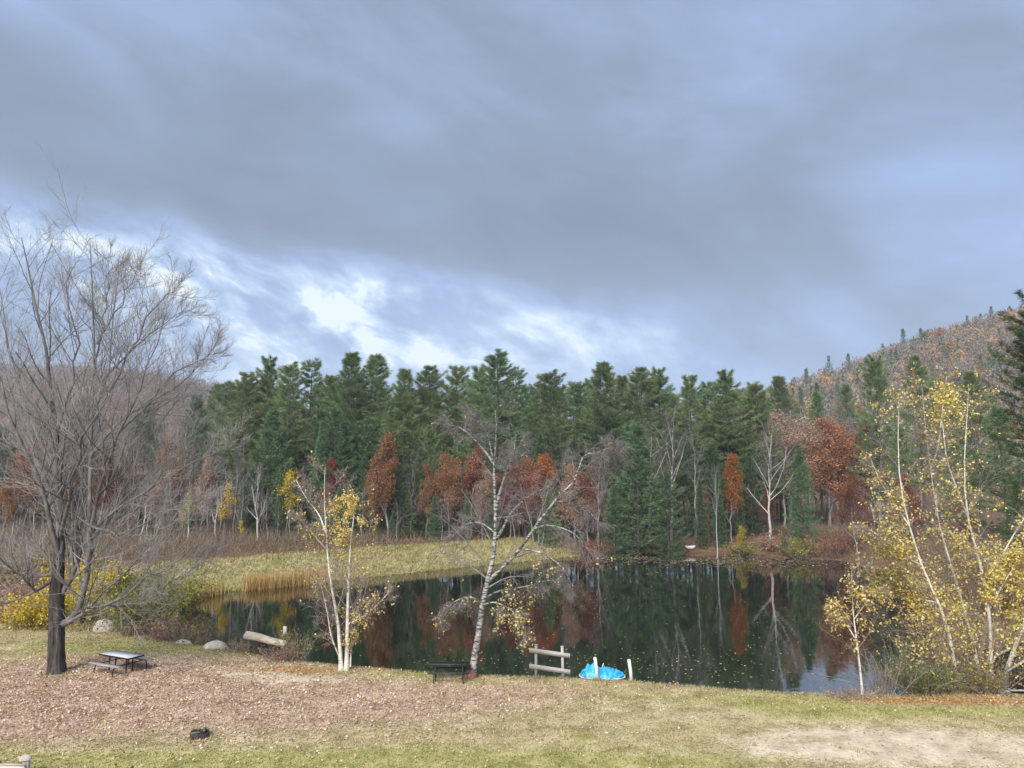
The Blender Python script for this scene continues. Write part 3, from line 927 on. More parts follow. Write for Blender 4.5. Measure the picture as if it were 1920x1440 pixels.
BT = [(1252, 768, 108, 1, 1, 'white-limbed bare tree with a wide crown above the young pines'), (1212, 795, 107, 0, 1, 'white-stemmed bare tree beside the tip of the bushy pine'),
      (1298, 790, 109, 2, 0, 'grey bare tree right of the white-limbed one'), (1432, 788, 104, 1, 1, 'leaning white-trunked bare tree at the right of the clearing'),
      (1540, 762, 142, 3, 0, 'grey bare tree in front of the pale hillside'), (1478, 760, 140, 0, 1, 'pale bare tree at the foot of the hill'), (1508, 770, 138, 2, 1, 'pale thin bare tree left of the big russet oak'),
      (1338, 868, 101, 2, 1, 'straight white pole-like birch at the far shore'), (985, 800, 109, 3, 0, 'grey bare tree behind the top of the leaning birch'), (1120, 850, 105, 0, 0, 'grey bare tree left of the bushy young pine'),
      (1060, 820, 108, 1, 0, 'grey bare tree behind the long leaning birch limb'), (565, 872, 105, 0, 0, 'grey bare tree behind the left birch stem'), (490, 862, 98, 3, 1, 'pale grey bare tree on the end of the bank'),
      (445, 842, 103, 1, 0, 'grey bare tree above the yellow sapling'), (400, 800, 108, 0, 0, 'grey bare tree behind the outer twigs of the maple'), (345, 770, 112, 3, 0, 'grey bare tree behind the upper right of the maple'),
      (295, 790, 108, 1, 0, 'grey bare tree right of the maple stems'), (240, 765, 116, 2, 0, 'grey bare tree behind the maple stems'), (190, 790, 110, 0, 0, 'grey bare tree straight behind the maple trunk'),
      (110, 800, 108, 3, 0, 'grey bare tree left of the maple fork'), (40, 780, 112, 1, 0, 'grey bare tree behind the left limbs of the maple'), (-30, 790, 106, 0, 0, 'grey bare tree at the left picture edge'),
      (640, 880, 104, 2, 0, 'grey bare tree behind the right birch stem'), (775, 850, 106, 1, 0, 'grey bare tree above the squat young pine'), (1645, 870, 112, 3, 0, 'grey bare tree behind the left yellow birch'),
      (1570, 745, 140, 0, 0, 'far grey bare tree below the hill'), (1610, 790, 140, 2, 0, 'far grey bare tree behind the tall open pine'), (1460, 800, 126, 2, 1, 'slim white bare tree right of the clearing'),
      (1760, 800, 100, 1, 0, 'grey bare tree behind the yellow birch crowns'), (905, 900, 104, 3, 0, 'grey bare tree behind the lower limbs of the leaning birch'), (1015, 900, 104, 0, 0, 'grey bare tree on the right end of the bank')]
for px, top, yd, v, pale, lab in BT:
    plant(BARES[v], 'bare_tree', px, top, yd, lab, 'bare trees in the wood', tmat=M_palebark if pale else None, wide=0.45 if 'pole-like' in lab else 1.0, lean=(0.12 if 'leaning white' in lab else 0))
q = np.random.default_rng(10)
for i in range(60):
    px = q.uniform(-60, 640)
    plant(SAPS[q.integers(3)], 'bare_sapling', px, q.uniform(870, 955), q.uniform(96, 112), 'thin pale bare sapling in the thicket behind the grassy bank', 'saplings behind the bank', tmat=M_palebark if q.random() < 0.25 else None, wide=q.uniform(0.8, 1.1))
for i in range(26):
    px = q.uniform(640, 1180)
    plant(SAPS[q.integers(3)], 'bare_sapling', px, q.uniform(900, 975), q.uniform(101, 112), 'thin grey bare sapling under the pines above the bank', 'saplings under the pines', wide=q.uniform(0.8, 1.2))
for i in range(30):
    px = q.uniform(1440, 1760)
    plant(BARES[q.integers(4)], 'bare_tree', px, q.uniform(768, 815), q.uniform(138, 180), 'bare grey tree in the pale belt between wood and hill', 'bare trees below the hill', tmat=M_palebark if q.random() < 0.4 else None, wide=q.uniform(0.9, 1.2))
for i in range(9):
    px = q.uniform(-80, 400)
    plant(BARES[q.integers(4)], 'bare_tree', px, q.uniform(765, 830), q.uniform(114, 150), 'bare grey tree far back behind the big maple', 'bare trees behind the maple', wide=q.uniform(0.9, 1.2))
for i in range(14):
    px = q.uniform(1340, 1480)
    plant(PINES[q.integers(7)], 'white_pine', px, q.uniform(765, 800), q.uniform(120, 150), 'pine with bare lower trunk behind the dark clearing', 'pines behind the clearing')
for px, top, yd, lab in [(425, 905, 100, 'bright yellow sapling behind the right twigs of the maple'), (455, 975, 98, 'short yellow sapling at the edge of the bank thicket'), (540, 880, 104, 'yellowish sapling behind the pale bare tree'),
                         (1385, 985, 101, 'small yellow bush-like sapling on the clearing slope'), (700, 985, 102, 'small yellow sapling above the bank under the red oak'), (350, 925, 98, 'thin yellow sapling seen through the maple limbs')]:
    plant(YSAP, 'yellow_sapling', px, top, yd, lab, 'yellow saplings')

q = np.random.default_rng(19)
for i in range(30):
    px = 470 + i * 21 + q.uniform(-9, 9)
    kd = FIRS[q.integers(2)] if q.random() < 0.35 else YOUNG[q.integers(3)]
    plant(kd, 'young_pine', px, q.uniform(900, 985), q.uniform(103, 114), 'low young evergreen in the shade of the wood, %s in the row from the left' % ((ORD + ['twenty-fifth', 'twenty-sixth', 'twenty-seventh', 'twenty-eighth', 'twenty-ninth', 'thirtieth'])[i]), 'low evergreens under the pines', wide=q.uniform(0.9, 1.3), cmat=M_pine if q.random() < 0.4 else None)

# undergrowth along the far shore and under the trees
q = np.random.default_rng(12)
n = 26000
ux = q.uniform(-75, 62, n)
uy = q.uniform(36, 124, n)
d = sdist(ux, uy)
upx = 960 + ux / uy * F
shore = upx > 1085
keep = np.where(shore, d > 0.3, d > 9.3) & ((uy > 52) | (ux > 24))
keep &= ~((d > 9) & (d < 17) & (upx < 1085) & (q.random(n) < 0.55))
clear = (upx > 1290) & (upx < 1490) & (d < 11)
keep &= ~(clear & (q.random(n) < 0.8))
ux, uy, d = ux[keep], uy[keep], d[keep]
uz = gz(ux, uy)
k = 7
B = np.repeat(np.stack([ux, uy, uz - 0.05], 1), k, 0) + q.normal(size=(len(ux) * k, 3)) * np.array([0.35, 0.35, 0.05])
Dr = norm(q.normal(size=(len(B), 3)) * np.array([0.6, 0.6, 0.4]) + np.array([0, 0, 0.8]))
Vb, fb = blades(B, Dr, q.uniform(0.6, 2.4, len(B)) * np.where(np.repeat(d, k) < 4, 0.45, np.where(np.repeat(d, k) < 14, 0.6, 1.0)), 0.045, q)
setp(ob('undergrowth', Geo().add(Vb, fb).mesh('undergrowth', M_brush)), 'brown brush and bracken under the trees beyond the pond', 'undergrowth', kind='stuff')
sel = q.random(len(ux)) < 0.35
B = np.repeat(np.stack([ux[sel], uy[sel], uz[sel] + 0.25], 1), 9, 0) + q.normal(size=(sel.sum() * 9, 3)) * np.array([0.45, 0.45, 0.22])
Vl, fl = leafs(B, q.uniform(0.10, 0.24, len(B)), q)
lm = q.choice(4, len(fl), p=[0.45, 0.2, 0.2, 0.15])
setp(ob('undergrowth_leaves', mk('undergrowth_leaves', Vl, [(fl, lm)], [M_oak, M_olive, M_orange, M_pineblue])), 'russet and green leaves of the low brush beyond the pond', 'undergrowth', kind='stuff')

# ------------------------------------------------------------------ hills: the far woods
q = np.random.default_rng(14)


def hillwood(name, label, n, xr, yr, size, nb, seed, cond, twm=None, weights=(0.63, 0.03, 0.13, 0.21)):
    q = np.random.default_rng(seed)
    x = q.uniform(*xr, n)
    y = q.uniform(*yr, n)
    ok = cond(x, y)
    x, y = x[ok], y[ok]
    z = gz(x, y)
    n = len(x)
    h = (0.6 + 0.85 * q.random(n) ** 1.6) * size
    kind = q.choice(4, n, p=weights)
    base = np.stack([x, y, z], 1)
    G = Geo()
    P = np.stack([base - [0, 0, 0.5], base + np.stack([0 * h, 0 * h, h * 0.75], 1)], 1)
    G.tubes(P, np.stack([h * 0.007, h * 0.003], 1), 3, 4)
    j = np.repeat(np.arange(n), nb)
    kk = kind[j]
    u = unit(len(j), q) * (q.random((len(j), 1)) ** 0.4)
    con = kk == 3
    tz = np.where(con, q.random(len(j)) ** 1.3, 0.62 + 0.36 * u[:, 2])
    rad = np.where(con, 0.24 * (1 - tz), 0.30)
    c = base[j] + np.stack([u[:, 0] * rad * h[j], u[:, 1] * rad * h[j], tz * h[j]], 1)
    out = norm(u + np.array([0, 0, 0.5]))
    dd = np.where((kk == 0)[:, None], norm(out + np.array([0, 0, 0.3]) + q.normal(size=u.shape) * 0.5), norm(out + q.normal(size=u.shape) * 0.9))
    ln = np.where(kk == 0, 0.10, 0.10) * h[j] * q.uniform(0.7, 1.3, len(j))
    wd = np.where(kk == 0, 0.030, 0.075) * h[j]
    Vb, fb = blades(c, dd, ln, wd, q)
    G.V.append(Vb.astype(np.float32))
    G.Fc.append((fb + G.n, kk))
    G.n += len(Vb)
    return setp(ob(name, G.mesh(name, [twm or M_hilltwig, M_oakpink, M_hillgold, M_pineblue, twm or M_hilltwig])), label, 'woodland', kind='stuff')


M_hillgold = leafmat('hill_gold_leaves', [(0.0, (0.34, 0.19, 0.09)), (0.5, (0.50, 0.32, 0.15)), (1.0, (0.58, 0.42, 0.22))], 0.3, 0.0)
M_fartwig = leafmat('far_hill_twigs', [(0.0, (0.11, 0.085, 0.09)), (0.5, (0.165, 0.125, 0.13)), (1.0, (0.22, 0.17, 0.175))], 0.0, 0.0)
M_hilltwig = leafmat('hill_twigs', [(0.0, (0.16, 0.14, 0.13)), (0.5, (0.235, 0.205, 0.185)), (1.0, (0.31, 0.275, 0.25))], 0.0, 0.0)
hillwood('hill_woods', 'greyish bare woods with orange trees covering the hillside on the right', 7500, (90, 440), (215, 520), 10, 110, 15,
         lambda x, y: (x / y > 0.30) & (x / y < 0.78))
hillwood('hill_woods', 'purplish brown woods on the distant hill behind the maple', 6000, (-720, -180), (480, 860), 13, 40, 16,
         lambda x, y: (x / y > -0.78) & (x / y < -0.32), M_fartwig, (0.74, 0.20, 0.01, 0.05))
HC = [(1510, 675, 395, 14), (1553, 668, 420, 15), (1590, 664, 430, 13), (1462, 705, 400, 11), (1694, 640, 440, 15), (1655, 652, 445, 12), (1728, 645, 420, 13), (1858, 584, 470, 14), (1838, 592, 470, 12), (1815, 618, 420, 12), (1893, 580, 470, 12), (1530, 700, 330, 14), (1500, 715, 320, 15)]
for i, (px, top, yd, h) in enumerate(HC):
    k = dict(PINES[(2, 5, 0, 3)[i % 4]])
    tip = aty(px, top, yd)
    plant(k, 'hill_conifer', px, 900 - (900 - top) * 1.0, yd, 'dark conifer on the hillside, %s of them from the left' % ORD[sorted(range(len(HC)), key=lambda a: HC[a][0]).index(i)], 'conifers on the hill') if False else None
    zb = g1(float(tip[0]), yd)
    o = empty('hill_conifer', (tip[0], yd, zb - 0.3), 'dark conifer on the hillside, %s of them from the left' % ORD[sorted(range(len(HC)), key=lambda a: HC[a][0]).index(i)], 'tree', 'conifers on the hill', TR.random() * 6, (h * 1.15 / 26,) * 2 + (h * 1.35 / 26,))
    obm('trunk', k['trunk'], o, None)
    obm('crown', k['crown'], o, M_pineblue)
HO = [(1738, 632, 435, 'orange tree high on the hillside, topmost of the bright ones'), (1768, 655, 415, 'golden orange tree just below the topmost bright one on the hill'), (1484, 722, 330, 'orange tree low on the left end of the hill'),
      (1573, 718, 300, 'yellow-orange tree above the tall open pine'), (1607, 722, 290, 'small orange tree right of the tall open pine tip'), (1880, 705, 260, 'orange tree on the slope behind the near pine bough')]
for px, py, yd, lab in HO:
    tip = aty(px, py, yd)
    o = empty('orange_tree', (tip[0], yd, g1(float(tip[0]), yd) - 0.2), lab, 'tree', 'bright trees on the hill', TR.random() * 6, (0.9, 0.9, 0.95))
    obm('trunk', OAKS[2]['trunk'], o, None)
    obm('twigs', OAKS[2]['twigs'], o, None)
    obm('crown', OAKS[2]['crown'], o, M_orange)

# ------------------------------------------------------------------ big bare maple on the left
def limbs_px(lst, Y0, n=9, pw=0.75):
    """list of (pixel path with depth offsets, r0, r1)"""
    P, R = [], []
    for pts, r0, r1 in lst:
        P.append(spline([aty(a, b, Y0 + (c[0] if c else 0.0)) for a, b, *c in pts], n))
        R.append(r0 + (r1 - r0) * np.linspace(0, 1, n) ** pw)
    return np.array(P), np.array(R)


base = atz(105, 1262, LAWN)
YM = base[1]
base[2] = g1(base[0], YM)
mp = empty('bare_maple', base, 'big bare grey maple with dark trunk beside the silver picnic table', 'tree')
tp = spline([aty(105, 1270, YM), aty(105.5, 1230, YM), aty(106, 1165, YM), aty(107, 1110, YM), aty(110, 1060, YM), aty(113, 1000, YM + 0.2)], 14)
trr = np.interp(np.linspace(0, 1, 14), [0, 0.08, 0.2, 0.5, 0.75, 1], [0.47, 0.38, 0.345, 0.32, 0.26, 0.18])
NT_, NS_ = 60, 48
tp = spline(tp, NT_)
trr = np.interp(np.linspace(0, 1, NT_), np.linspace(0, 1, 14), trr)
ang = np.arange(NS_) * 2 * pi / NS_
V, f = tube_batch(tp[None], trr[None], NS_)
V = V.reshape(NT_, NS_, 3)
tz = np.linspace(0, 1, NT_)[:, None]
qb = np.random.default_rng(3)
ring = (1 + 0.07 * np.sin(ang * 5 + 0.6) * (1.1 - tz) + 0.04 * np.sin(ang * 3 + tz * 2)
        + 0.045 * np.sin(ang * 17 + 2.2 * np.sin(tz * 13) + 1.2 * np.sin(tz * 31 + ang * 2)) + 0.03 * np.sin(ang * 23 - 3 * np.sin(tz * 19)) + qb.normal(size=(NT_, NS_)) * 0.012)
V = tp[:, None] + (V - tp[:, None]) * ring[:, :, None]
ob('trunk', mk('maple_trunk', V.reshape(-1, 3) - base, [(f, 0)], M_maplebark, True), mp)
ML = [([(111, 1060), (113, 1000, 0.1), (110, 900, 0.3), (106, 800, 0.3), (96, 690, 0), (78, 560, -0.4), (55, 440, -0.6), (45, 360, -0.8)], 0.24, 0.02),
      ([(106, 1172), (124, 1168), (146, 1150), (162, 1105, -0.3), (165, 1040, -0.5), (162, 960, -0.6), (168, 850, -0.5), (176, 720, -0.2), (182, 590, 0), (178, 470, 0.2), (170, 370, 0.3)], 0.24, 0.02),
      ([(106, 1128), (114, 1116), (138, 1080), (147, 1030, 0.6), (150, 940, 1.2), (165, 820, 1.8), (190, 690, 2.2), (210, 570, 2.6), (225, 440, 2.8)], 0.19, 0.02),
      ([(163, 1030, -0.5), (185, 930, -1.2), (215, 830, -1.8), (255, 730, -2.4), (290, 640, -2.8), (320, 530, -3.2)], 0.13, 0.015),
      ([(106, 1180), (120, 1172), (160, 1158, -0.5), (200, 1132, -0.9), (255, 1108, -1.4), (310, 1075, -2.0), (345, 1050, -2.4), (400, 985, -3.0)], 0.13, 0.015),
      ([(200, 1132, -0.9), (245, 1140, -0.6), (300, 1110, 0.2), (360, 1075, 0.8), (420, 1050, 1.2)], 0.06, 0.012),
      ([(147, 1040, 0.6), (190, 990, 1.6), (250, 920, 2.8), (320, 840, 3.8), (400, 770, 4.6)], 0.12, 0.014),
      ([(104, 1085), (75, 1100, -0.5), (40, 1082, -1.2), (-10, 1040, -2.0), (-80, 980, -2.6)], 0.11, 0.014),
      ([(106, 1075), (70, 1082, 0.8), (30, 1075, 1.8), (-40, 1030, 3.0), (-90, 960, 3.5)], 0.09, 0.014),
      ([(110, 1040), (85, 950, -0.9), (55, 850, -1.6), (15, 730, -2.0), (-25, 600, -2.4), (-55, 470, -2.6)], 0.15, 0.016),
      ([(108, 900, 0.3), (70, 800, 1.2), (35, 690, 1.8), (10, 570, 2.2), (-5, 400, 2.4)], 0.10, 0.014),
      ([(168, 850, -0.5), (220, 780, -0.2), (290, 710, 0.4), (360, 650, 0.8), (425, 615, 1.0)], 0.10, 0.014),
      ([(180, 700, 0), (225, 640, .8), (280, 590, 1.4), (330, 545, 1.8), (370, 520, 2)], 0.07, 0.012),
      ([(220, 800, -1.5), (280, 740, -1.5), (340, 690, -1.5), (390, 650, -1.4), (425, 600, -1.3)], 0.07, 0.012),
      ([(176, 640, 0), (205, 560, -.8), (240, 490, -1.2), (262, 430, -1.4)], 0.06, 0.012),
      ([(172, 780, -0.4), (215, 690, -1.0), (260, 600, -1.6), (300, 520, -2.0), (340, 480, -2.2)], 0.09, 0.014),
      ([(106, 800, 0.3), (128, 710, -1.0), (140, 620, -1.6), (135, 520, -2.0), (130, 430, -2.2)], 0.09, 0.014),
      ([(113, 1010), (130, 930, -1.6), (150, 830, -3.0), (195, 730, -4.2), (235, 620, -5.0)], 0.12, 0.014),
      ([(113, 1020), (100, 940, 1.8), (70, 860, 3.4), (40, 760, 4.6), (30, 640, 5.4)], 0.12, 0.014),
      ([(165, 1000, -0.5), (230, 950, -1.4), (300, 910, -2.2), (370, 870, -2.8), (450, 820, -3.2)], 0.09, 0.013),
      ([(150, 960, 1.1), (215, 900, 2.4), (280, 820, 3.4), (340, 730, 4.0), (390, 660, 4.4)], 0.10, 0.013),
      ([(182, 600, 0), (200, 540, 0.5), (205, 470, 0.7), (212, 400, 0.8)], 0.06, 0.012),
      ([(160, 980, -0.6), (210, 1000, -1.6), (270, 985, -2.6), (330, 950, -3.4), (400, 935, -4.0)], 0.07, 0.012)]
ML = [([(a if a < 180 else 180 + (a - 180) * 0.93, b if b > 900 else b + (900 - b) * 0.15, *c) for a, b, *c in pts], r0 * 0.88, r1 * 0.8) for pts, r0, r1 in ML]
LP, LR = limbs_px(ML, YM, 10, 0.85)
qj = np.random.default_rng(77)
LP[:, 2:] += qj.normal(size=LP[:, 2:].shape) * 0.09
q = np.random.default_rng(31)
fineP, fineR = [], []
for i in range(len(LP)):
    P1, R1 = grow(LP[i:i + 1], LR[i:i + 1], 19, q, 0.18, 1.0, (22, 55), 0.38, 0.55, 0.34, 0.09, 7, 0.44, 0.011, lmin=0.7)
    G = Geo().tubes(LP[i:i + 1], LR[i:i + 1], 8).tubes(P1, R1, 5)
    me = G.mesh('maple_limb', M_maplebranch, True)
    me.vertices.foreach_set('co', (np.concatenate(G.V) - base).astype(np.float32).ravel())
    ob('limb', me, mp)
    fineP.append(P1)
    fineR.append(R1)
P1 = np.concatenate(fineP)
R1 = np.concatenate(fineR)
P2, R2 = grow(P1, R1, 8, q, 0.15, 1.0, (22, 52), 0.50, 0.4, 0.28, 0.11, 5, 0.60, 0.0078, lmin=0.45)
P3, R3 = grow(P2, R2, 6, q, 0.15, 1.0, (20, 50), 0.52, 0.3, 0.22, 0.14, 3, 0.7, 0.0060, lmin=0.28)
G = Geo().tubes(P2, R2, 4).tubes(P3, R3, 3)
ob('twigs', mk('maple_twigs', np.concatenate(G.V) - base, G.Fc, M_mapletwig), mp)


# ------------------------------------------------------------------ near birches
def birch(name, label, bx, by, stems, barkm, twigm, seed, n1=14, n2=8, n3=5, up=0.1, lr=0.28, leaf=None, leafclumps=(), nleaf=0, lsize=0.085, z=LAWN, cat='tree', rest=0, t0=0.2, ang=(30, 65), tw=1.0, rm=0.006, extra=None):
    q = np.random.default_rng(seed)
    b = atz(bx, by, z)
    b[2] = g1(b[0], b[1])
    e = empty(name, b, label, cat)
    allP, allR = [], []
    for pts, r0, r1 in stems:
        P, R = limbs_px([(pts, r0, r1)], b[1], 12)
        if pts[0][1] > by - 30:
            R[0][0] *= 1.25
        G = Geo().tubes(P, R, 10)
        ob('stem', mk('birch_stem', np.concatenate(G.V) - b, G.Fc, barkm, True), e)
        allP.append(P)
        allR.append(R)
    P = np.concatenate(allP)
    R = np.concatenate(allR)
    P1, R1 = grow(P, R, n1, q, t0, 1.0, ang, lr, 0.55, up, 0.10, 6, 0.38, 0.009 * tw, lmin=0.5)
    P2, R2 = grow(P1, R1, n2, q, 0.15, 1.0, (25, 60), 0.5, 0.4, up, 0.12, 4, 0.6, rm * 1.2 * tw, lmin=0.3)
    P3, R3 = grow(P2, R2, n3, q, 0.15, 1.0, (25, 60), 0.6, 0.4, up - 0.15, 0.12, 3, 0.7, rm * tw, lmin=0.2)
    G = Geo().tubes(P1, R1, 5)
    ob('branches', mk('birch_branches', np.concatenate(G.V) - b, G.Fc, twigm, True), e)
    G = Geo().tubes(P2, R2, 3).tubes(P3, R3, 3)
    ob('twigs', mk('birch_twigs', np.concatenate(G.V) - b, G.Fc, twigm), e)
    if leaf is not None:
        pts = np.concatenate([P3[:, 1], P3[:, 2], P2[:, 2], P2[:, 3]])
        # leaves hang thickest where the photograph still shows them
        wgt = np.full(len(pts), 0.02 if rest == 0 else rest)
        for cx, cy, rr_, ww in leafclumps:
            cpt = aty(cx, cy, b[1])
            rm_ = rr_ / F * b[1]
            dd = np.sqrt((pts[:, 0] - cpt[0]) ** 2 + (pts[:, 2] - cpt[2]) ** 2)
            wgt += ww * np.exp(-(dd / rm_) ** 2)
        k = q.choice(len(pts), nleaf, p=wgt / wgt.sum())
        k = np.repeat(k[:nleaf // 3 + 1], 3)[:nleaf]
        c = pts[k] + q.normal(size=(nleaf, 3)) * 0.075
        Vl, fl = leafs(c - b, lsize * q.uniform(0.7, 1.3, nleaf), q)
        ob('leaves', mk('birch_leaves', Vl, [(fl, 0)], leaf), e)
    return e, P2, b


# two-stemmed birch with a yellow crown
birch('birch_tree', 'two-stemmed white birch with yellow leaves left of the leaning birch', 645, 1258,
      [([(640, 1264), (638, 1225), (634, 1170), (625, 1120), (616, 1060), (612, 1000), (608, 930), (610, 870)], 0.125, 0.008),
       ([(650, 1264), (651, 1210), (652, 1150), (653, 1110), (655, 1060), (658, 1010), (664, 960), (660, 915)], 0.125, 0.008),
       ([(640, 1240), (622, 1195, -.3), (612, 1140, -.6), (600, 1090, -.8)], 0.045, 0.012),
       ([(657, 1250), (659, 1200, .2), (660, 1150, .4)], 0.035, 0.012),
       ([(611, 1000), (598, 965, .4), (575, 935, .8), (555, 900, 1.2)], 0.05, 0.012),
       ([(612, 1030), (590, 1005, -.5), (560, 970, -.9)], 0.045, 0.012),
       ([(654, 1170), (690, 1150, -.5), (735, 1105, -1.0)], 0.045, 0.012)],
      M_birch, M_birchtwig, 51, 17, 8, 4, 0.22, 0.27, M_yellow,
      [(657, 958, 26, 9.0), (666, 985, 30, 6.0), (640, 1010, 30, 1.2), (690, 1010, 24, 1.3), (660, 1030, 30, 0.8), (708, 1060, 26, .9), (565, 1070, 26, 0.8), (680, 1180, 36, 0.8), (690, 1100, 26, 0.7), (575, 1010, 24, 0.6), (600, 1060, 40, 0.35)], 3300, 0.105, rm=0.0065, rest=0.07)

# leaning bare birch in the middle
birch('bare_birch', 'leaning grey-white birch, nearly bare, rising beside the dark green picnic table', 885, 1270,
      [([(882, 1276), (888, 1245), (897, 1190), (905, 1130), (915, 1085), (925, 1045), (929, 990), (928, 930), (926, 875), (928, 850), (931, 800), (928, 765)], 0.205, 0.010),
       ([(925, 868), (906, 842, .3), (880, 815, .6), (858, 800, .9), (830, 797, 1.2)], 0.07, 0.012),
       ([(926, 870), (918, 830, -.3), (910, 808, -.5), (892, 785, -.8), (882, 770, -1)], 0.06, 0.012),
       ([(930, 955), (940, 915, -.4), (955, 870, -.8), (962, 856, -.9), (968, 815, -1.1)], 0.10, 0.012),
       ([(930, 1010), (942, 992, .4), (958, 962, .8), (990, 932, 1.2), (1035, 908, 1.8)], 0.10, 0.014),
       ([(915, 1090), (945, 1062, -.6), (975, 1030, -1.1), (1000, 992, -1.6), (1040, 940, -2.2), (1080, 898, -2.8), (1088, 868, -2.9), (1098, 852, -3.1), (1120, 850, -3.3), (1140, 866, -3.5)], 0.10, 0.012),
       ([(1120, 850, -3.3), (1136, 842, -3.5), (1158, 840, -3.8)], 0.035, 0.012),
       ([(905, 1125), (935, 1108, .5), (985, 1100, 1.0), (1020, 1090, 1.5), (1040, 1088, 1.8)], 0.06, 0.012),
       ([(903, 1130), (880, 1120, -.5), (850, 1130, -1.0), (830, 1160, -1.4)], 0.06, 0.012),
       ([(930, 1000), (900, 980, 1), (870, 985, 1.8), (845, 1010, 2.4)], 0.05, 0.012),
       ([(1000, 992, -1.6), (1030, 985, -2.2), (1075, 1000, -2.8), (1110, 1040, -3.2)], 0.05, 0.012),
       ([(1040, 940, -2.2), (1080, 945, -2.0), (1110, 965, -1.8), (1135, 1000, -1.6)], 0.045, 0.012),
       ([(975, 1030, -1.1), (1010, 1035, -1.8), (1050, 1060, -2.4), (1075, 1100, -2.8)], 0.045, 0.012),
       ([(903, 1135), (930, 1130, -1.5), (965, 1150, -2.2), (985, 1190, -2.6)], 0.045, 0.012)],
      M_birchold, M_oldtwig, 52, 18, 8, 6, -0.24, 0.25, M_yellow,
      [(922, 1085, 24, 3.5), (935, 1110, 22, 1.6), (950, 1150, 40, 1.3), (900, 1110, 26, 0.8), (985, 1160, 36, 0.6), (1020, 1055, 28, 0.45), (860, 1160, 40, .35)], 950, 0.105, t0=0.3, ang=(30, 75), rm=0.0058)
# worn bark at the foot of the leaning birch
bb = [o for o in C.objects if o.name == 'bare_birch'][0]
pb = np.array(bb.location)
v = []
nr, ns = 7, 12
for i in range(nr):
    for k in range(ns):
        a = 2 * pi * k / ns
        r = (0.37, 0.36, 0.33, 0.30, 0.24, 0.14, 0.02)[i] * (1 + 0.16 * sin(3 * a + i) + 0.08 * cos(5 * a))
        v.append((r * cos(a) * 0.95 - 0.10, r * sin(a) * 0.8 - 0.08, -0.08 + i * 0.105))
fc = [[i * ns + k, i * ns + (k + 1) % ns, (i + 1) * ns + (k + 1) % ns, (i + 1) * ns + k] for i in range(nr - 1) for k in range(ns)]
o = ob('burl', mk('birch_burl', v, [(fc, 0)], M_wornbark, True), bb)
o['label'] = 'reddish worn burl at the foot of the trunk'

# yellow birch clump on the right
RC = [(1640, 1080, 60, .7), (1690, 1130, 80, 1.0), (1760, 1060, 90, 1.0), (1820, 1150, 90, 1.2), (1850, 1250, 60, 1.4), (1880, 1060, 70, .9), (1700, 980, 70, .8), (1760, 900, 90, .25), (1680, 770, 40, .9), (1790, 740, 50, .9), (1740, 1200, 70, 1.2), (1800, 1000, 80, .6), (1800, 1220, 80, 1.6), (1686, 760, 30, .9), (1732, 745, 34, .9), (1816, 750, 30, .9), (1840, 1200, 60, 1.2)]
birch('birch_tree', 'yellow-leaved birch stem furthest left of the tall birch clump by the footbridge', 1790, 1290,
      [([(1800, 1296), (1788, 1240), (1775, 1170), (1750, 1110), (1728, 1060), (1705, 985), (1690, 920), (1684, 850), (1685, 780), (1684, 735)], 0.10, 0.004),
       ([(1705, 985), (1680, 950, .5), (1650, 900, 1), (1630, 855, 1.3)], 0.04, 0.01),
       ([(1728, 1060), (1690, 1040, -.5), (1655, 1010, -1), (1620, 985, -1.4)], 0.04, 0.01),
       ([(1760, 1130), (1720, 1120, .6), (1680, 1090, 1.0), (1650, 1090, 1.4)], 0.04, 0.01)],
      M_birch, M_birchtwig, 53, 22, 9, 4, 0.02, 0.27, M_yellow, RC, 6200, 0.11, rest=0.13, t0=0.06)
birch('birch_tree', 'middle yellow-leaved birch stem of the tall clump by the footbridge', 1838, 1290,
      [([(1842, 1296), (1830, 1230, .8), (1812, 1160, 1.0), (1790, 1080, 1.2), (1768, 1010, 1.4), (1755, 950, 1.5), (1745, 880, 1.6), (1735, 800, 1.7), (1728, 720, 1.8)], 0.095, 0.004),
       ([(1745, 880, 1.6), (1758, 840, 1.2), (1765, 790, 1.0), (1770, 740, .9), (1775, 705, .9)], 0.05, 0.012),
       ([(1812, 1160, 1.0), (1780, 1130, 1.8), (1740, 1120, 2.4)], 0.04, 0.01)],
      M_birch, M_birchtwig, 54, 22, 9, 4, 0.02, 0.25, M_yellow, RC, 5800, 0.11, rest=0.13, t0=0.06)
birch('birch_tree', 'right yellow-leaved birch stem of the tall clump, nearest the footbridge', 1862, 1292,
      [([(1860, 1298), (1858, 1230), (1856, 1160), (1845, 1090), (1830, 1030), (1815, 970), (1808, 900), (1810, 830), (1814, 770), (1816, 725)], 0.105, 0.004),
       ([(1815, 970), (1795, 920, -.6), (1775, 860, -1.0), (1768, 800, -1.2), (1760, 750, -1.3)], 0.06, 0.012),
       ([(1856, 1140), (1890, 1080, -.5), (1930, 1030, -1)], 0.05, 0.01),
       ([(1850, 1110), (1880, 1040, .6), (1915, 980, 1.2), (1950, 930, 1.6)], 0.05, 0.01)],
      M_birch, M_birchtwig, 55, 22, 9, 4, 0.02, 0.25, M_yellow, RC, 6200, 0.11, rest=0.13, t0=0.06)
birch('birch_tree', 'slanting white birch stem leaning right over the footbridge rail', 1885, 1288,
      [([(1878, 1296), (1888, 1256), (1902, 1215), (1922, 1165), (1950, 1090), (1975, 1000)], 0.12, 0.05)],
      M_birch, M_birchtwig, 56, 12, 7, 4, 0.0, 0.22, M_yellow, [(1880, 1120, 60, 1)], 2200, 0.13, rest=0.1, t0=0.25)
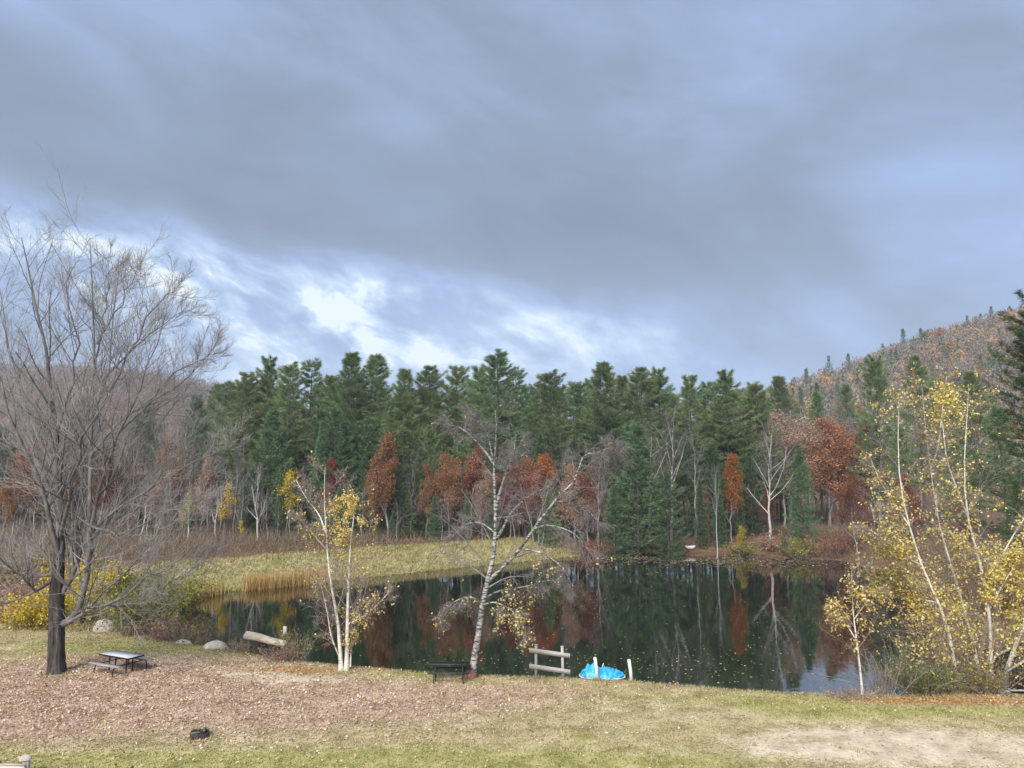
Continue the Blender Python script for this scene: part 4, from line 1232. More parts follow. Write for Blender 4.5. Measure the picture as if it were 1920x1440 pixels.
birch('birch_tree', 'small slim birch with yellow leaves standing at the water left of the clump', 1615, 1300,
      [([(1618, 1308), (1612, 1250), (1606, 1200), (1600, 1150), (1598, 1110), (1597, 1070)], 0.06, 0.01),
       ([(1606, 1200), (1585, 1170, .3), (1560, 1150, .6)], 0.03, 0.008),
       ([(1602, 1160), (1625, 1130, -.3), (1650, 1110, -.6)], 0.03, 0.008)],
      M_birch, M_birchtwig, 57, 14, 7, 4, 0.0, 0.30, M_yellow, [(1600, 1110, 34, 1.3), (1570, 1150, 30, 1), (1640, 1150, 30, 1.1), (1590, 1190, 50, .5)], 1200, 0.115, rest=0.03, t0=0.25)

# near pine whose boughs come in at the right edge
M_pinedark = leafmat('dark_near_needles', [(0.0, (0.035, 0.065, 0.032)), (0.5, (0.075, 0.130, 0.060)), (1.0, (0.16, 0.22, 0.10))], 0.3, 0.0)
NP = make_pine('near_pine', 26, 0.16, 5.8, 77, M_pinedark, 1.15, 5, 120, 9, 0.24, 0.028, (-6, 45), 0.4, 0.8, True)
plant(NP, 'white_pine', 1945, 572, 46, 'near white pine reaching dark boughs in from the right edge', wide=1.4, rz=0.4)

# ------------------------------------------------------------------ shrubs
def shrub(name, label, px, py, w_px, h_px, leafm, seed, nst=40, nl=1500, ls=0.12, z=LAWN, group=None, stemm=None, dY=0.0, upright=0.8):
    q = np.random.default_rng(seed)
    b = atz(px, py, z)
    b[1] += dY
    b[0] *= b[1] / (b[1] - dY)
    b[2] = g1(b[0], b[1])
    sw = w_px / F * b[1] / 2
    sh = h_px / F * b[1]
    e = empty(name, b, label, 'shrub', group)
    a = q.random(nst) * 2 * pi
    rr = np.sqrt(q.random(nst)) * sw * 0.45
    p0 = np.stack([np.cos(a) * rr, np.sin(a) * rr * 0.8, np.full(nst, -0.1)], 1)
    d = norm(np.stack([np.cos(a) * 0.9 * rr / sw, np.sin(a) * 0.9 * rr / sw, np.full(nst, upright)], 1) + q.normal(size=(nst, 3)) * 0.22)
    d[:, 0] *= sw / max(sh, 0.1) * 1.0 + 0.3
    d = norm(d)
    ln = sh * q.uniform(0.55, 1.05, nst) / np.maximum(d[:, 2], 0.45)
    ln = np.minimum(ln, 1.25 * max(sh, sw))
    K = 5
    P = [p0]
    p = p0
    for k in range(K - 1):
        d = norm(d + q.normal(size=d.shape) * 0.12 + np.array([0, 0, -0.05]))
        p = p + d * (ln / (K - 1))[:, None]
        P.append(p)
    P = np.stack(P, 1)
    R = np.linspace(0.018, 0.006, K)[None] * np.ones((nst, 1))
    P2, R2 = grow(P, R, 6, q, 0.2, 1.0, (25, 60), 0.4, 0.4, 0.1, 0.15, 3, 0.6, 0.005)
    G = Geo().tubes(P, R, 4).tubes(P2, R2, 3)
    ob('stems', G.mesh('shrub_stems', stemm or M_birchtwig), e)
    if nl:
        k = q.integers(0, len(P2), nl)
        u = q.random((nl, 1))
        c = P2[k, 0] * (1 - u) + P2[k, -1] * u + q.normal(size=(nl, 3)) * 0.10
        c[:, 2] = np.maximum(c[:, 2], 0.03)
        Vl, fl = leafs(c, ls * q.uniform(0.6, 1.3, nl), q)
        ob('leaves', Geo().add(Vl, fl).mesh('shrub_leaves', leafm), e)
    return e


SH = [('bright yellow bush on the lawn edge left of the maple trunk', 62, 1180, 100, 70, M_gold, 2600), ('yellow bush behind the maple trunk', 150, 1170, 110, 95, M_gold, 2600),
      ('reddish pink bush at the left edge behind the lawn', 15, 1172, 110, 95, M_redshrub, 2200), ('olive bush right of the maple behind the picnic table', 245, 1190, 120, 95, M_olive, 2600),
      ('brownish bush left of the rounded boulders', 318, 1194, 70, 60, M_redshrub, 700), ('tall olive and gold bush above the pond inlet', 290, 1150, 110, 80, M_olive, 2600),
      ('green and yellow bush on the bank behind the maple limb', 255, 1100, 150, 60, M_olive, 3200), ('golden bush further left on the bank', 160, 1110, 110, 60, M_gold, 1500),
      ('olive bush at the far left of the bank', 40, 1105, 120, 70, M_olive, 1800), ('yellow-green bush on the bank near the pond corner', 345, 1100, 90, 50, M_olive, 1800)]
for i, (lab, px, py, wp, hp, mt, nl) in enumerate(SH):
    shrub('shrub', lab, px, py, wp, hp, mt, 200 + i, 46, int(nl * 1.5), 0.13 if py > 1140 else 0.18, group='bushes along the left shore', z=LAWN if py > 1140 else 1.6)
shrub('shrub', 'reddish dry brush in front of the pale log', 530, 1238, 70, 32, M_redshrub, 220, 40, 500, 0.09)
shrub('shrub', 'straw-coloured weeds left of the pale log', 450, 1222, 50, 26, M_reed, 221, 40, 220, 0.07)
shrub('shrub', 'thin yellow-leaved bush at the water right of the pale log', 562, 1236, 50, 70, M_olive, 222, 20, 260, 0.09)
shrub('shrub', 'small blue-green bush at the water behind the boulders', 352, 1200, 30, 50, M_greenshrub, 223, 24, 500, 0.09)
shrub('shrub', 'green leafy bush under the left part of the birch clump', 1725, 1296, 120, 75, M_greenshrub, 224, 60, 3200, 0.09)
shrub('shrub', 'yellow-green bush at the foot of the birch clump by the footbridge', 1850, 1300, 110, 60, M_olive, 225, 60, 1800, 0.09)
shrub('birch_suckers', 'leggy yellow-leaved birch suckers in the middle of the birch clump', 1800, 1294, 170, 190, M_yellow, 231, 30, 1300, 0.11)
shrub('birch_suckers', 'leggy yellow-leaved birch suckers left in the birch clump', 1715, 1290, 120, 150, M_yellow, 232, 22, 420, 0.115, dY=1.0)
shrub('birch_suckers', 'leggy yellow-leaved birch suckers beside the footbridge', 1872, 1292, 110, 200, M_yellow, 233, 24, 600, 0.115, dY=0.8)
shrub('shrub', 'dry weeds at the water left of the birch clump', 1600, 1306, 130, 22, M_reed, 226, 60, 300, 0.06)
shrub('shrub', 'thin bare brush behind the slim yellow birch', 1660, 1300, 70, 90, M_greenshrub, 227, 26, 120, 0.08)
for i, (lab, px, py, wp, hp, mt) in enumerate([('orange bush on the far shore left of the white boat', 1215, 1030, 70, 26, M_oak), ('yellow-green bush at the far shore under the clearing', 1395, 1036, 60, 26, M_olive),
                                               ('russet bush at the far shore right of the clearing', 1450, 1034, 60, 34, M_redshrub), ('dark red bush at the far shore near the deep red oak', 1560, 1040, 90, 46, M_oakdeep),
                                               ('brown bush where the bank meets the far shore', 1110, 1036, 90, 30, M_oakdeep), ('olive bush at the far shore under the tiny pine', 1500, 1040, 60, 40, M_olive)]):
    shrub('shrub', lab, px, py, wp, hp, mt, 240 + i, 50, 1700, 0.20, z=0.5, group='bushes on the far shore')

# golden reeds at the bank
q = np.random.default_rng(70)
for lab, pa, pb_, n in [('golden reeds at the foot of the grassy bank', (458, 1106), (610, 1092), 1800), ('small stand of golden reeds in the pond corner', (350, 1127), (420, 1112), 500)]:
    A, Bp = atz(*pa, 0.0), atz(*pb_, 0.0)
    u = q.random((n, 1))
    B = A * (1 - u) + Bp * u + q.normal(size=(n, 3)) * np.array([0.25, 0.55, 0])
    B[:, 2] = np.maximum(gz(B[:, 0], B[:, 1]), -0.05)
    Vb, fb = blades(B, norm(q.normal(size=(n, 3)) * 0.13 + np.array([0, 0, 1])), q.uniform(0.7, 1.7, n), 0.06, q)
    setp(ob('reeds', mk('reeds', Vb, [(fb, 0)], M_reed)), lab, 'reeds', kind='stuff')

# ------------------------------------------------------------------ grass and fallen leaves
q = np.random.default_rng(80)
n = 150000
yy = np.sqrt(q.uniform(20.5 ** 2, 50 ** 2, n))
xx = q.uniform(-0.75, 0.75, n) * yy
d = sdist(xx, yy)
sd = sand_mask(xx, yy)
li = litter_mask(xx, yy)
gr = green_mask(xx, yy)
gd = gold_mask(xx, yy)
patch = 0.5 + 0.5 * wave(xx, yy, 0.9) * 0.8 + 0.25 * wave(xx, yy, 3.1, 2)
keep = (d > 0.4) & (q.random(n) > sd * 0.95 * (1.15 - patch * 0.5)) & (q.random(n) > li * 0.5)
xx, yy, gr, patch, d = xx[keep], yy[keep], gr[keep], patch[keep], d[keep]
zz_ = gz(xx, yy)
k = 3
B = np.repeat(np.stack([xx, yy, zz_ - 0.004], 1), k, 0) + q.normal(size=(len(xx) * k, 3)) * np.array([0.03, 0.03, 0])
tall = np.repeat(1 + 1.6 * ss(2.2, 0.6, d), k)
Vb, fb = blades(B, norm(q.normal(size=B.shape) * np.array([0.5, 0.5, 0.2]) + np.array([0, 0, 0.8])), q.uniform(0.035, 0.10, len(B)) * tall, 0.026, q)
isg = (np.repeat(gr * 1.0 + patch * 0.55, k) + q.normal(size=len(B)) * 0.18) > 0.62
setp(ob('lawn_grass', mk('lawn_grass', Vb, [(fb, np.where(isg, 0, 1))], [M_grassg, M_grasst])), 'short green and straw-coloured grass of the near lawn', 'grass', kind='stuff')
# long grass on the bank
n = 90000
ux = q.uniform(-62, 12, n)
uy = q.uniform(46, 112, n)
d = sdist(ux, uy)
keep = (d > 0.15) & (d < 9.6) & (960 + ux / uy * F < 1110) & (ux / uy > -0.75)
ux, uy, d = ux[keep], uy[keep], d[keep]
B = np.repeat(np.stack([ux, uy, gz(ux, uy) - 0.02], 1), 4, 0) + q.normal(size=(len(ux) * 4, 3)) * np.array([0.12, 0.12, 0])
wv = np.repeat(wave(ux, uy, 0.5, 1), 4)
Vb, fb = blades(B, norm(q.normal(size=B.shape) * np.array([0.55, 0.55, 0.2]) + np.array([0.15, 0, 0.75])), q.uniform(0.18, 0.55, len(B)), 0.06, q)
setp(ob('bank_grass', mk('bank_grass', Vb, [(fb, np.where(wv + q.normal(size=len(B)) * 0.5 > 0.1, 0, 1))], [M_grassg, M_grasst])), 'long yellowish grass on the bank across the pond', 'grass', kind='stuff')

n = 260000
yy = np.sqrt(q.uniform(20.5 ** 2, 48 ** 2, n))
xx = q.uniform(-0.75, 0.75, n) * yy
d = sdist(xx, yy)
li = litter_mask(xx, yy)
gd = gold_mask(xx, yy)
patch = 0.5 + 0.4 * wave(xx, yy, 1.3, 1) + 0.35 * wave(xx, yy, 3.7, 2)
dens = np.clip(li * 0.55 * (0.55 + patch) + gd * 0.6 + 0.035, 0, 1) * (1 - 0.45 * np.clip(sand_mask(xx, yy), 0, 1))
keep = (d > 0.6) & (q.random(n) < dens)
xx, yy, gd = xx[keep], yy[keep], gd[keep]
Vl, fl = leafs(np.stack([xx, yy, gz(xx, yy) + q.uniform(0.012, 0.05, len(xx))], 1), q.uniform(0.05, 0.13, len(xx)), q, 0.5, 0.0)
setp(ob('fallen_leaves', mk('fallen_leaves', Vl, [(fl, np.where(q.random(len(xx)) < gd * 1.2 + 0.08, 1, 0))], [M_leafpink, M_leafgold])), 'pinkish brown fallen leaves scattered over the lawn', 'leaves', kind='stuff')

# leaves floating on the pond
pts = []
for cx, cy, sx, sy, n in [(1120, 1115, 80, 20, 420), (1050, 1150, 80, 26, 160), (1300, 1250, 110, 22, 330), (1180, 1240, 120, 22, 160), (980, 1235, 120, 16, 120), (1380, 1120, 120, 40, 130), (1480, 1160, 80, 40, 90), (820, 1245, 60, 10, 50),
                          (1290, 1050, 130, 6, 900), (1150, 1044, 60, 4, 400), (1450, 1052, 90, 5, 500), (1250, 1090, 300, 30, 120)]:
    for a, b in zip(q.normal(cx, sx, n), q.normal(cy, sy, n)):
        if b > 1030:
            p_ = atz(a, b, 0.012)
            pts.append(p_)
pts = np.array(pts)
d = sdist(pts[:, 0], pts[:, 1])
pts = pts[(d < -0.05) & ((pts[:, 1] > 88) | (q.random(len(pts)) < 0.55))]
far = pts[:, 1] > 80
Vl, fl = leafs(pts, np.where(far, q.uniform(0.15, 0.35, len(pts)), q.uniform(0.07, 0.16, len(pts))), q, 0.98, 0.0)
Vl[:, 2] = np.clip(Vl[:, 2], 0.004, 0.03)
setp(ob('floating_leaves', mk('floating_leaves', Vl, [(fl, np.where(far & (q.random(len(pts)) < 0.6), 1, 0))], [M_floatleaf, M_oakpink])), 'pale fallen leaves floating on the dark water', 'leaves', kind='stuff')

# longer unmown tufts where the mower cannot reach
spots = [atz(a, b, LAWN) for a, b in ((105, 1266), (645, 1262), (885, 1276), (1005, 1272), (1056, 1273), (1120, 1275), (1184, 1278), (344, 1205), (403, 1216), (374, 1384), (480, 1222), (530, 1230))]
B = []
for p_, rr_ in zip(spots, (0.6, 0.35, 0.45, 0.16, 0.16, 0.14, 0.14, 0.7, 0.75, 0.42, 0.7, 0.7)):
    k_ = int(420 * max(rr_, 0.25))
    a_ = q.random(k_) * 2 * pi
    r_ = rr_ * (0.75 + 0.45 * q.random(k_))
    B.append(np.stack([p_[0] + np.cos(a_) * r_, p_[1] + np.sin(a_) * r_, np.zeros(k_)], 1))
B = np.concatenate(B)
B[:, 2] = gz(B[:, 0], B[:, 1]) - 0.01
Vb, fb = blades(B, norm(q.normal(size=B.shape) * np.array([0.45, 0.45, 0.2]) + np.array([0, 0, 0.9])), q.uniform(0.08, 0.24, len(B)), 0.022, q)
setp(ob('long_grass_tufts', mk('long_grass_tufts', Vb, [(fb, np.where(q.random(len(B)) < 0.4, 0, 1))], [M_grassg, M_grasst])), 'longer grass tufts round tree feet, posts, stones and fire ring', 'grass', kind='stuff')

# ------------------------------------------------------------------ boulders and log
def boulder(label, px, py, w, h, seed):
    q = np.random.default_rng(seed)
    b = atz(px, py, LAWN)
    b[2] = g1(b[0], b[1]) - 0.08
    nu, nv = 18, 10
    ph = q.random(6) * 6
    v = []
    for i in range(nv + 1):
        th = (pi / 2) * i / nv
        for k in range(nu):
            a = 2 * pi * k / nu
            r = 1 + 0.10 * sin(2 * a + ph[0]) + 0.06 * sin(3 * a + ph[1] + th) + 0.04 * sin(5 * a + ph[2] + 3 * th) + q.normal() * 0.012
            v.append((w / 2 * r * cos(th) ** 0.8 * cos(a), w / 2 * 0.75 * r * cos(th) ** 0.8 * sin(a), h * sin(th) * (1 + 0.05 * sin(a + ph[3]))))
    f = [[i * nu + k, i * nu + (k + 1) % nu, (i + 1) * nu + (k + 1) % nu, (i + 1) * nu + k] for i in range(nv) for k in range(nu)]
    o = ob('boulder', mk('boulder', v, [(f, 0)], M_stone, True), None, b)
    return setp(o, label, 'boulder', 'boulders at the pond edge')


boulder('flat pale boulder at the pond edge, left of the two rounded ones', 344, 1203, 1.15, 0.42, 1)
boulder('rounded pale boulder between the flat boulder and the log', 403, 1214, 1.25, 0.46, 2)
boulder('pale pinkish boulder behind the maple under the yellow bush', 196, 1182, 1.3, 0.75, 3)
b = atz(500, 1222, LAWN)
A, Bp = aty(462, 1192, b[1] + 0.5), aty(536, 1208, b[1] - 0.6)
e = empty('log', (b[0], b[1], g1(b[0], b[1])), 'pale weathered log lying at the pond edge left of the two-stemmed birch', 'log')
off = np.array(e.location)
P = spline([A, A * 0.66 + Bp * 0.34 + [0, 0, 0.03], A * 0.34 + Bp * 0.66 + [0, 0, -0.02], Bp], 12)
V, f = tube_batch(P[None], np.linspace(0.24, 0.17, 12)[None], 14)
V = V.reshape(12, 14, 3)
rg = 1 + 0.10 * np.sin(np.arange(14) * 2 * pi / 14 * 3 + 1) + 0.05 * np.cos(np.arange(14) * 2 * pi / 14 * 5)
V = P[:, None] + (V - P[:, None]) * rg[None, :, None]
ends = [list(range(14))[::-1], [11 * 14 + k for k in range(14)]]
ob('trunk', mk('log_trunk', V.reshape(-1, 3) - off, [(f, 0), (ends, 0)], M_logwood, True), e)
G = Geo()
for t_, a_ in ((0.12, 0.9), (0.30, 0.6), (0.8, 0.5)):
    c_ = A * (1 - t_) + Bp * t_
    G.tubes(np.array([[c_ + [0, 0, -0.05], c_ + [0.06, -0.1, -0.3], [c_[0] + 0.1, c_[1] - 0.15, g1(c_[0], c_[1]) - 0.05]]]), np.array([[0.10, 0.085, 0.07]]), 8)
ob('root_stubs', mk('log_root_stubs', np.concatenate(G.V) - off, G.Fc, M_darkwood, True), e)


# ------------------------------------------------------------------ picnic tables
def picnic(name, label, cx, cy, az, topm, framem, seat_m, W=0.78, so=0.72, sw=0.27, L=1.85):
    b = np.array([cx, cy, g1(cx, cy)])
    e = empty(name, b, label, 'picnic table', rz=az)
    H = 0.76
    G = Geo()
    # top with a turned-down rim
    G.box((0, 0, H - 0.018), (L, W, 0.036))
    top = ob('table_top', G.mesh('table_top', topm), e)
    G = Geo()
    for sy in (-1, 1):
        G.box((0, sy * (W / 2 + 0.004), H - 0.03), (L + 0.016, 0.008, 0.07))
    for sx in (-1, 1):
        G.box((sx * (L / 2 + 0.004), 0, H - 0.03), (0.008, W - 0.002, 0.07))
    ob('rim', G.mesh('table_rim', framem), top)
    for sy in (-1, 1):
        G = Geo().box((0, sy * so, 0.45), (L, sw, 0.035)).box((0, sy * (so + sw / 2 + 0.004), 0.44), (L, 0.008, 0.055)).box((0, sy * (so - sw / 2 - 0.004), 0.44), (L, 0.008, 0.055))
        ob('seat', G.mesh('table_seat', seat_m), e)
    for sx in (-1, 1):
        for sy in (-1, 1):
            P = np.array([[sx * 0.62, sy * 0.16, H - 0.04], [sx * 0.62, sy * 0.16, 0.4], [sx * 0.62, sy * 0.17, 0.0]])
            ob('leg', Geo().tubes(P[None], np.full((1, 3), 0.032), 8).mesh('table_leg', framem, True), e)
            P = np.array([[sx * 0.66, sy * (so - .06), 0.43], [sx * 0.66, sy * (so + .02), 0.36], [sx * 0.66, sy * (so + .10), 0.16], [sx * 0.66, sy * (so + .08), 0.0]])
            ob('seat_leg', Geo().tubes(spline(P, 9)[None], np.full((1, 9), 0.026), 8).mesh('seat_leg', framem, True), e)
        P = np.array([[sx * 0.64, -so, 0.415], [sx * 0.64, 0, 0.41], [sx * 0.64, so, 0.415]])
        ob('crossbar', Geo().tubes(P[None], np.full((1, 3), 0.022), 6).mesh('crossbar', framem, True), e)
    return e


c = (aty(182, 1225, 35.2) + aty(272, 1232, 34.6)) / 2
picnic('picnic_table', 'silver-topped picnic table with black legs on the leaf-strewn lawn', atz(226, 1228, 1.9)[0] + 0.05, atz(226, 1228, 1.9)[1], radians(-27), M_tabletop, M_blackmetal, M_seat, 0.84, 0.80, 0.28, 2.1)
c = atz(845, 1277, LAWN)
picnic('picnic_table', 'dark green picnic table seen side-on beside the leaning birch', c[0] - 0.08, c[1] + 0.15, radians(1), M_blackmetal, M_greenpaint, M_greenpaint, 0.46, 0.52, 0.16)

# ------------------------------------------------------------------ fence panel, white posts, covered boat
def zat(px, py, y):
    return float(aty(px, py, y)[2])


Yf = float(atz(1030, 1271, LAWN)[1])
pA, pB = aty(1005, 1262, Yf + 0.25), aty(1056, 1264, Yf - 0.15)
mid = (pA + pB) / 2
e = empty('wooden_fence', (mid[0], mid[1], g1(mid[0], mid[1])), 'short weathered grey two-rail wooden fence at the pond edge', 'fence')
off = np.array(e.location)
dirf = norm(pB - pA)
az = math.atan2(dirf[1], dirf[0])
Rm = rotz(az)
for i, (pp, ty) in enumerate(((pA, 1210), (pB, 1213))):
    zt = zat(1005, ty, pp[1])
    z0 = g1(pp[0], pp[1]) - 0.2
    G = Geo().box((0, 0, (zt - z0) / 2), (0.11, 0.11, zt - z0), Rm)
    G.box((0, 0, zt - z0 + 0.02), (0.14, 0.14, 0.04), Rm)
    o = ob('post', G.mesh('fence_post', M_greywood), e, (pp[0] - off[0], pp[1] - off[1], z0 - off[2]))
    o.rotation_euler[1] = radians(-1.2 if i else 0.4)
ln = np.linalg.norm((pB - pA)[:2])
for py in (1223.5, 1253.5):
    zc = zat(1030, py, mid[1]) - off[2]
    G = Geo().box((0, 0, 0), (ln + 0.65, 0.05, 0.20))
    o = ob('rail', G.mesh('fence_rail', M_greywood), e, (0.0, -0.085 * cos(az), zc))
    o.rotation_euler = (0, radians(3.6), az)
for lab, px, tp_, bt, wpx in (('white post standing in front of the blue covered boat', 1118, 1232, 1273, 6), ('white post right of the blue covered boat', 1182, 1236, 1277, 6)):
    p_ = atz(px + 2, bt, LAWN)
    zt = zat(px, tp_, p_[1]) - g1(p_[0], p_[1])
    G = Geo().tubes(np.array([[[0, 0, -0.25], [0, 0, zt * 0.5], [-0.03, 0, zt - 0.02], [-0.03, 0, zt]]]), np.array([[0.075, 0.075, 0.074, 0.055]]), 14, 0, True)
    o = ob('white_post', G.mesh('white_post', M_whitepaint, False), None, (p_[0], p_[1], g1(p_[0], p_[1])))
    o.rotation_euler[1] = radians(-4)
    setp(o, lab, 'post', 'white posts at the pond edge')

p_ = aty(1129, 1262, float(atz(1129, 1274, LAWN)[1]) + 0.75)
zb_ = g1(p_[0], p_[1])
zb_ = max(zb_, LAWN - 0.14)
e = empty('covered_boat', (p_[0], p_[1], zb_), 'small boat heaped under a bright blue tarpaulin at the pond edge', 'boat', rz=radians(-4))
nu, nv = 40, 18
q = np.random.default_rng(91)
hullv, tarpv = [], []
for i in range(nu + 1):
    u = -1 + 2 * i / nu
    wv_ = 0.55 * (1 - abs(u) ** 3.2) ** 0.6 + 0.02
    for k in range(nv + 1):
        s = -1 + 2 * k / nv
        prof = 0.8 * np.interp(u, [-1, -0.85, -0.62, -0.40, -0.15, 0.05, 0.25, 0.5, 0.8, 1], [0.10, 0.34, 0.54, 0.60, 0.42, 0.36, 0.43, 0.37, 0.20, 0.06])
        zz_ = 0.12 + prof * (1 - abs(s) ** 2.2) ** 0.7
        zz_ += 0.06 * sin(9 * u + 4 * s) * (1 - abs(s)) + 0.045 * sin(15 * u - 7 * s + 1) + 0.03 * sin(27 * u + 3 * s) + q.normal() * 0.016
        tarpv.append((u * 1.0, s * wv_ * 1.06, max(zz_, 0.10)))
tf = [[i * (nv + 1) + k, (i + 1) * (nv + 1) + k, (i + 1) * (nv + 1) + k + 1, i * (nv + 1) + k + 1] for i in range(nu) for k in range(nv)]
ob('tarpaulin', mk('boat_tarpaulin', tarpv, [(tf, 0)], M_tarp, False), e)
hv, n_ = [], 24
for zz_, sc_ in ((-0.08, 0.75), (0.02, 0.95), (0.10, 1.04), (0.13, 1.06), (0.13, 1.0)):
    for i in range(n_):
        a = 2 * pi * i / n_
        hv.append((1.03 * sc_ * np.sign(cos(a)) * abs(cos(a)) ** 0.7, 0.56 * sc_ * np.sign(sin(a)) * abs(sin(a)) ** 0.7, zz_))
hf = [[r * n_ + i, r * n_ + (i + 1) % n_, (r + 1) * n_ + (i + 1) % n_, (r + 1) * n_ + i] for r in range(4) for i in range(n_)]
ob('hull', mk('boat_hull', hv, [(hf, 0), ([list(range(n_))[::-1]], 0)], M_hull, True), e)
ob('tiller', Geo().tubes(np.array([[[-0.02, 0, 0.42], [0.03, 0, 0.56], [0.07, -0.02, 0.68]]]), np.full((1, 3), 0.022), 6, 0, True).mesh('boat_tiller', M_whitepaint), e)

# small boat drawn up on the far shore
p_ = aty(1294, 1014, 106)
zb_ = g1(p_[0], p_[1])
e = empty('rowing_boat', (p_[0], p_[1], zb_ + 0.02), 'small white rowing boat drawn up under the trees on the far shore', 'boat', rz=radians(8))
n_ = 20
hv = []
for zz_, sc_ in ((0.0, 0.55), (0.15, 0.85), (0.45, 1.0), (0.45, 0.93), (0.2, 0.8)):
    for i in range(n_):
        a = 2 * pi * i / n_
        hv.append((0.75 * sc_ * cos(a) + (0.12 if abs(a) < 0.2 else 0) * sc_, 0.42 * sc_ * sin(a), zz_ + 0.08 * cos(a) ** 2 * (zz_ > 0.3)))
hf = [[r * n_ + i, r * n_ + (i + 1) % n_, (r + 1) * n_ + (i + 1) % n_, (r + 1) * n_ + i] for r in range(4) for i in range(n_)]
ob('hull', mk('rowing_hull', hv, [(hf, 0), ([list(range(n_))[::-1]], 0), ([[4 * n_ + i for i in range(n_)]], 0)], M_whitepaint, True), e)
ob('thwart', Geo().box((0, 0, 0.36), (0.2, 0.7, 0.04)).mesh('thwart', M_greywood), e)

# small white sign on a post by the log
p_ = atz(533, 1226, 0.6)
zb_ = g1(p_[0], p_[1])
e = empty('sign_post', (p_[0], p_[1], zb_), 'small blank white sign on a dark post at the water right of the log', 'sign')
zt = zat(533, 1174, p_[1]) - zb_
zl = zat(533, 1192, p_[1]) - zb_
ob('board', Geo().box((0, -0.05, (zt + zl) / 2), (0.20, 0.02, zt - zl)).mesh('sign_board', M_whitepaint), e)
ob('post', Geo().tubes(np.array([[[0, 0, -0.3], [0, 0, (zt + zl) / 2], [0, 0, zt - 0.03]]]), np.full((1, 3), 0.035), 8, 0, True).mesh('sign_post', M_darkwood), e)


# ------------------------------------------------------------------ fire rings
def fire_ring(label, px, py, D_, h):
    b = atz(px, py, LAWN)
    b[2] = g1(b[0], b[1])
    e = empty('fire_ring', b, label, 'fire ring', 'fire rings on the lawn')
    n_ = 28
    v = []
    for r, z0, z1 in ((D_ / 2, -0.03, h), (D_ / 2 - 0.02, h, 0.0)):
        for zz_ in (z0, z1):
            for i in range(n_):
                a = 2 * pi * i / n_
                v.append((r * cos(a), r * sin(a), zz_ + (0.015 * sin(3 * a) if zz_ > 0.1 else 0)))
    f = [[r * n_ + i, r * n_ + (i + 1) % n_, (r + 1) * n_ + (i + 1) % n_, (r + 1) * n_ + i] for r in range(3) for i in range(n_)]
    ob('ring', mk('fire_ring', v, [(f, 0)], M_iron, True), e)
    q = np.random.default_rng(int(px))
    G = Geo()
    for i in range(5):
        a = q.random() * pi
        c_ = np.array([q.normal() * 0.08, q.normal() * 0.08, 0.08 + 0.05 * i])
        dv = np.array([cos(a), sin(a), q.normal() * 0.25]) * D_ * 0.36
        G.tubes(np.array([[c_ - dv, c_, c_ + dv]]), np.array([[0.04, 0.045, 0.035]]), 7, 0, True)
    ob('charred_sticks', G.mesh('charred_sticks', M_ash, True), e)
    G = Geo()
    for s_ in (-0.11, 0.11):
        a = np.linspace(0, pi, 9)
        P = np.stack([np.full(9, s_), -D_ / 2 - 0.01 - 0.05 * np.sin(a), h - 0.12 + 0.05 * np.cos(a)], 1)
        G.tubes(P[None], np.full((1, 9), 0.012), 5)
    ob('handles', G.mesh('ring_handles', M_iron, True), e)
    return e


fire_ring('black iron fire ring on the lawn among fallen leaves', 374, 1381, 0.64, 0.19)
fire_ring('black fire ring just showing at the bottom edge left of centre', 240, 1461, 0.95, 0.2)

# ------------------------------------------------------------------ rail at the lower left corner
p_ = atz(46, 1452, LAWN)
p_[2] = g1(p_[0], p_[1])
e = empty('rail_barrier', p_, 'low white-faced wooden rail with a grey capped post and red end at lower left', 'barrier')
zt = zat(46, 1415, p_[1]) - p_[2]
ob('post', Geo().box((0.03, 0, (zt - 0.06) / 2 - 0.1), (0.16, 0.16, zt - 0.06 + 0.2)).mesh('barrier_post', M_greywood), e)
a = np.linspace(0, pi / 2, 5)
v = []
for th in a:
    for k in range(12):
        v.append((0.0 + 0.19 * cos(th) * cos(k * pi / 6), 0.16 * cos(th) * sin(k * pi / 6), zt - 0.14 + 0.15 * sin(th)))
f = [[i * 12 + k, i * 12 + (k + 1) % 12, (i + 1) * 12 + (k + 1) % 12, (i + 1) * 12 + k] for i in range(4) for k in range(12)]
ob('cap', mk('barrier_cap', v, [(f, 0)], M_stone, True), e)
zr = zat(30, 1430, p_[1]) - p_[2]
o = ob('rail', Geo().box((-0.36, -0.13, zr - 0.12), (0.86, 0.09, 0.16)).mesh('barrier_rail', M_whitepaint), e)
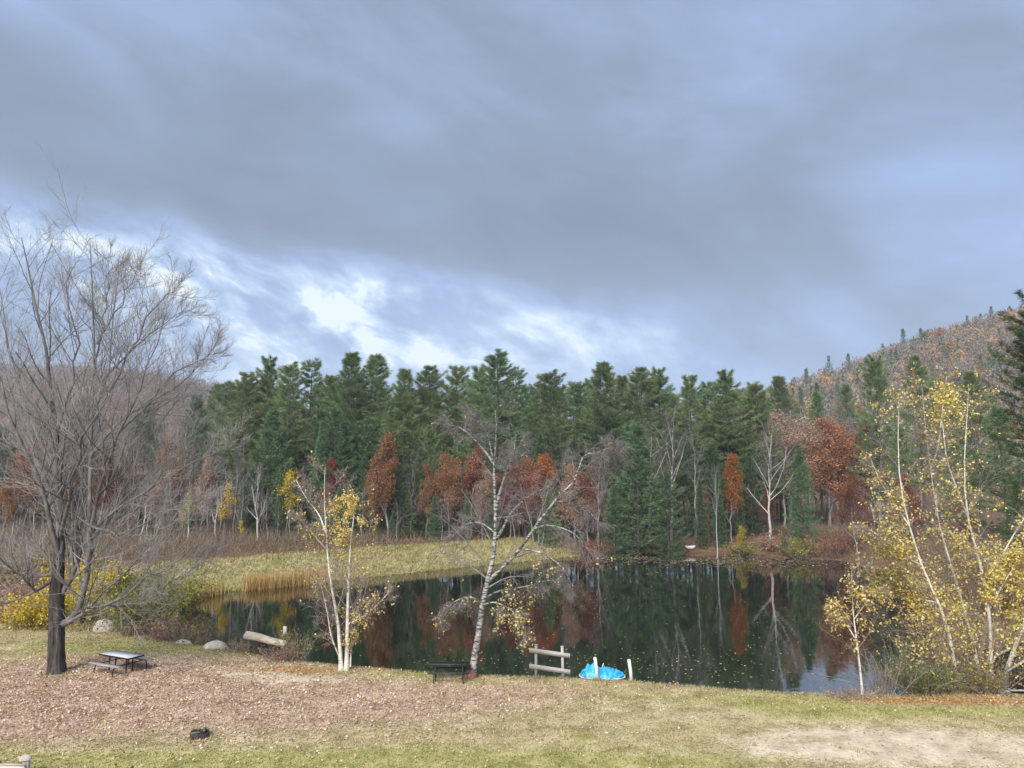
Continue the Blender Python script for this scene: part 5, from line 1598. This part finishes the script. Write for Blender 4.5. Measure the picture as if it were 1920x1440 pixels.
ob('rail_top', Geo().box((-0.36, -0.10, zr - 0.015), (0.88, 0.18, 0.04)).mesh('barrier_rail_top', M_redwood if 'M_redwood' in globals() else M_logwood), e)
ob('end_post', Geo().box((-0.82, -0.08, zr / 2 - 0.06), (0.14, 0.14, zr + 0.22)).mesh('barrier_end_post', M_redpaint), e)

# ------------------------------------------------------------------ footbridge at the right edge
p_ = atz(1894, 1300, LAWN)
p_[2] = g1(p_[0], p_[1])
e = empty('footbridge', p_, 'dark wooden footbridge end with grey sloping handrail at the right edge', 'footbridge', rz=radians(-8))
for i in range(9):
    ob('deck_plank', Geo().box((0.1 + i * 0.30, 0.75, 0.16 + i * 0.012), (0.285, 1.9, 0.05)).mesh('deck_plank', M_greywood), e)
for i in range(2):
    ob('step', Geo().box((-0.12 - i * 0.26, 0.75, 0.07 - i * 0.06), (0.25, 1.7, 0.06)).mesh('step', M_greywood), e)
sl_ = math.atan2(0.62, 1.0)
for j, yy_ in enumerate((-0.1, 1.6)):
    for i in range(9):
        xx_ = 0.05 + i * 0.17
        ht = 0.75 + min(xx_ * 0.62, 0.9)
        ob('baluster', Geo().box((xx_, yy_, 0.19 + ht / 2), (0.155, 0.04, ht)).mesh('baluster', M_darkwood), e)
    G = Geo().box((0, 0, 0), (1.7, 0.14, 0.07), np.array([[cos(sl_), 0, -sin(sl_)], [0, 1, 0], [sin(sl_), 0, cos(sl_)]]))
    ob('handrail', G.mesh('handrail', M_greywood), e, (0.62, yy_ - 0.0, 0.19 + 0.75 + 0.62 * 0.62 + 0.06))

# ------------------------------------------------------------------ thin autumn haze over the valley
m, t, out = newmat('valley_haze')
pv_ = t.node('ShaderNodeVolumePrincipled')
pv_.inputs['Color'].default_value = (0.86, 0.92, 1.0, 1)
pv_.inputs['Density'].default_value = 0.00028
pv_.inputs['Anisotropy'].default_value = 0.0
t.l.new(pv_.outputs[0], out.inputs['Volume'])
ztop = float(GZ.max()) + 24.0
G = Geo().box((0, 1670, (ztop - 2.6) / 2), (5260, 3500, ztop + 2.6))
setp(ob('haze', G.mesh('haze', m)), 'thin bluish autumn haze filling the valley', 'haze', kind='stuff')
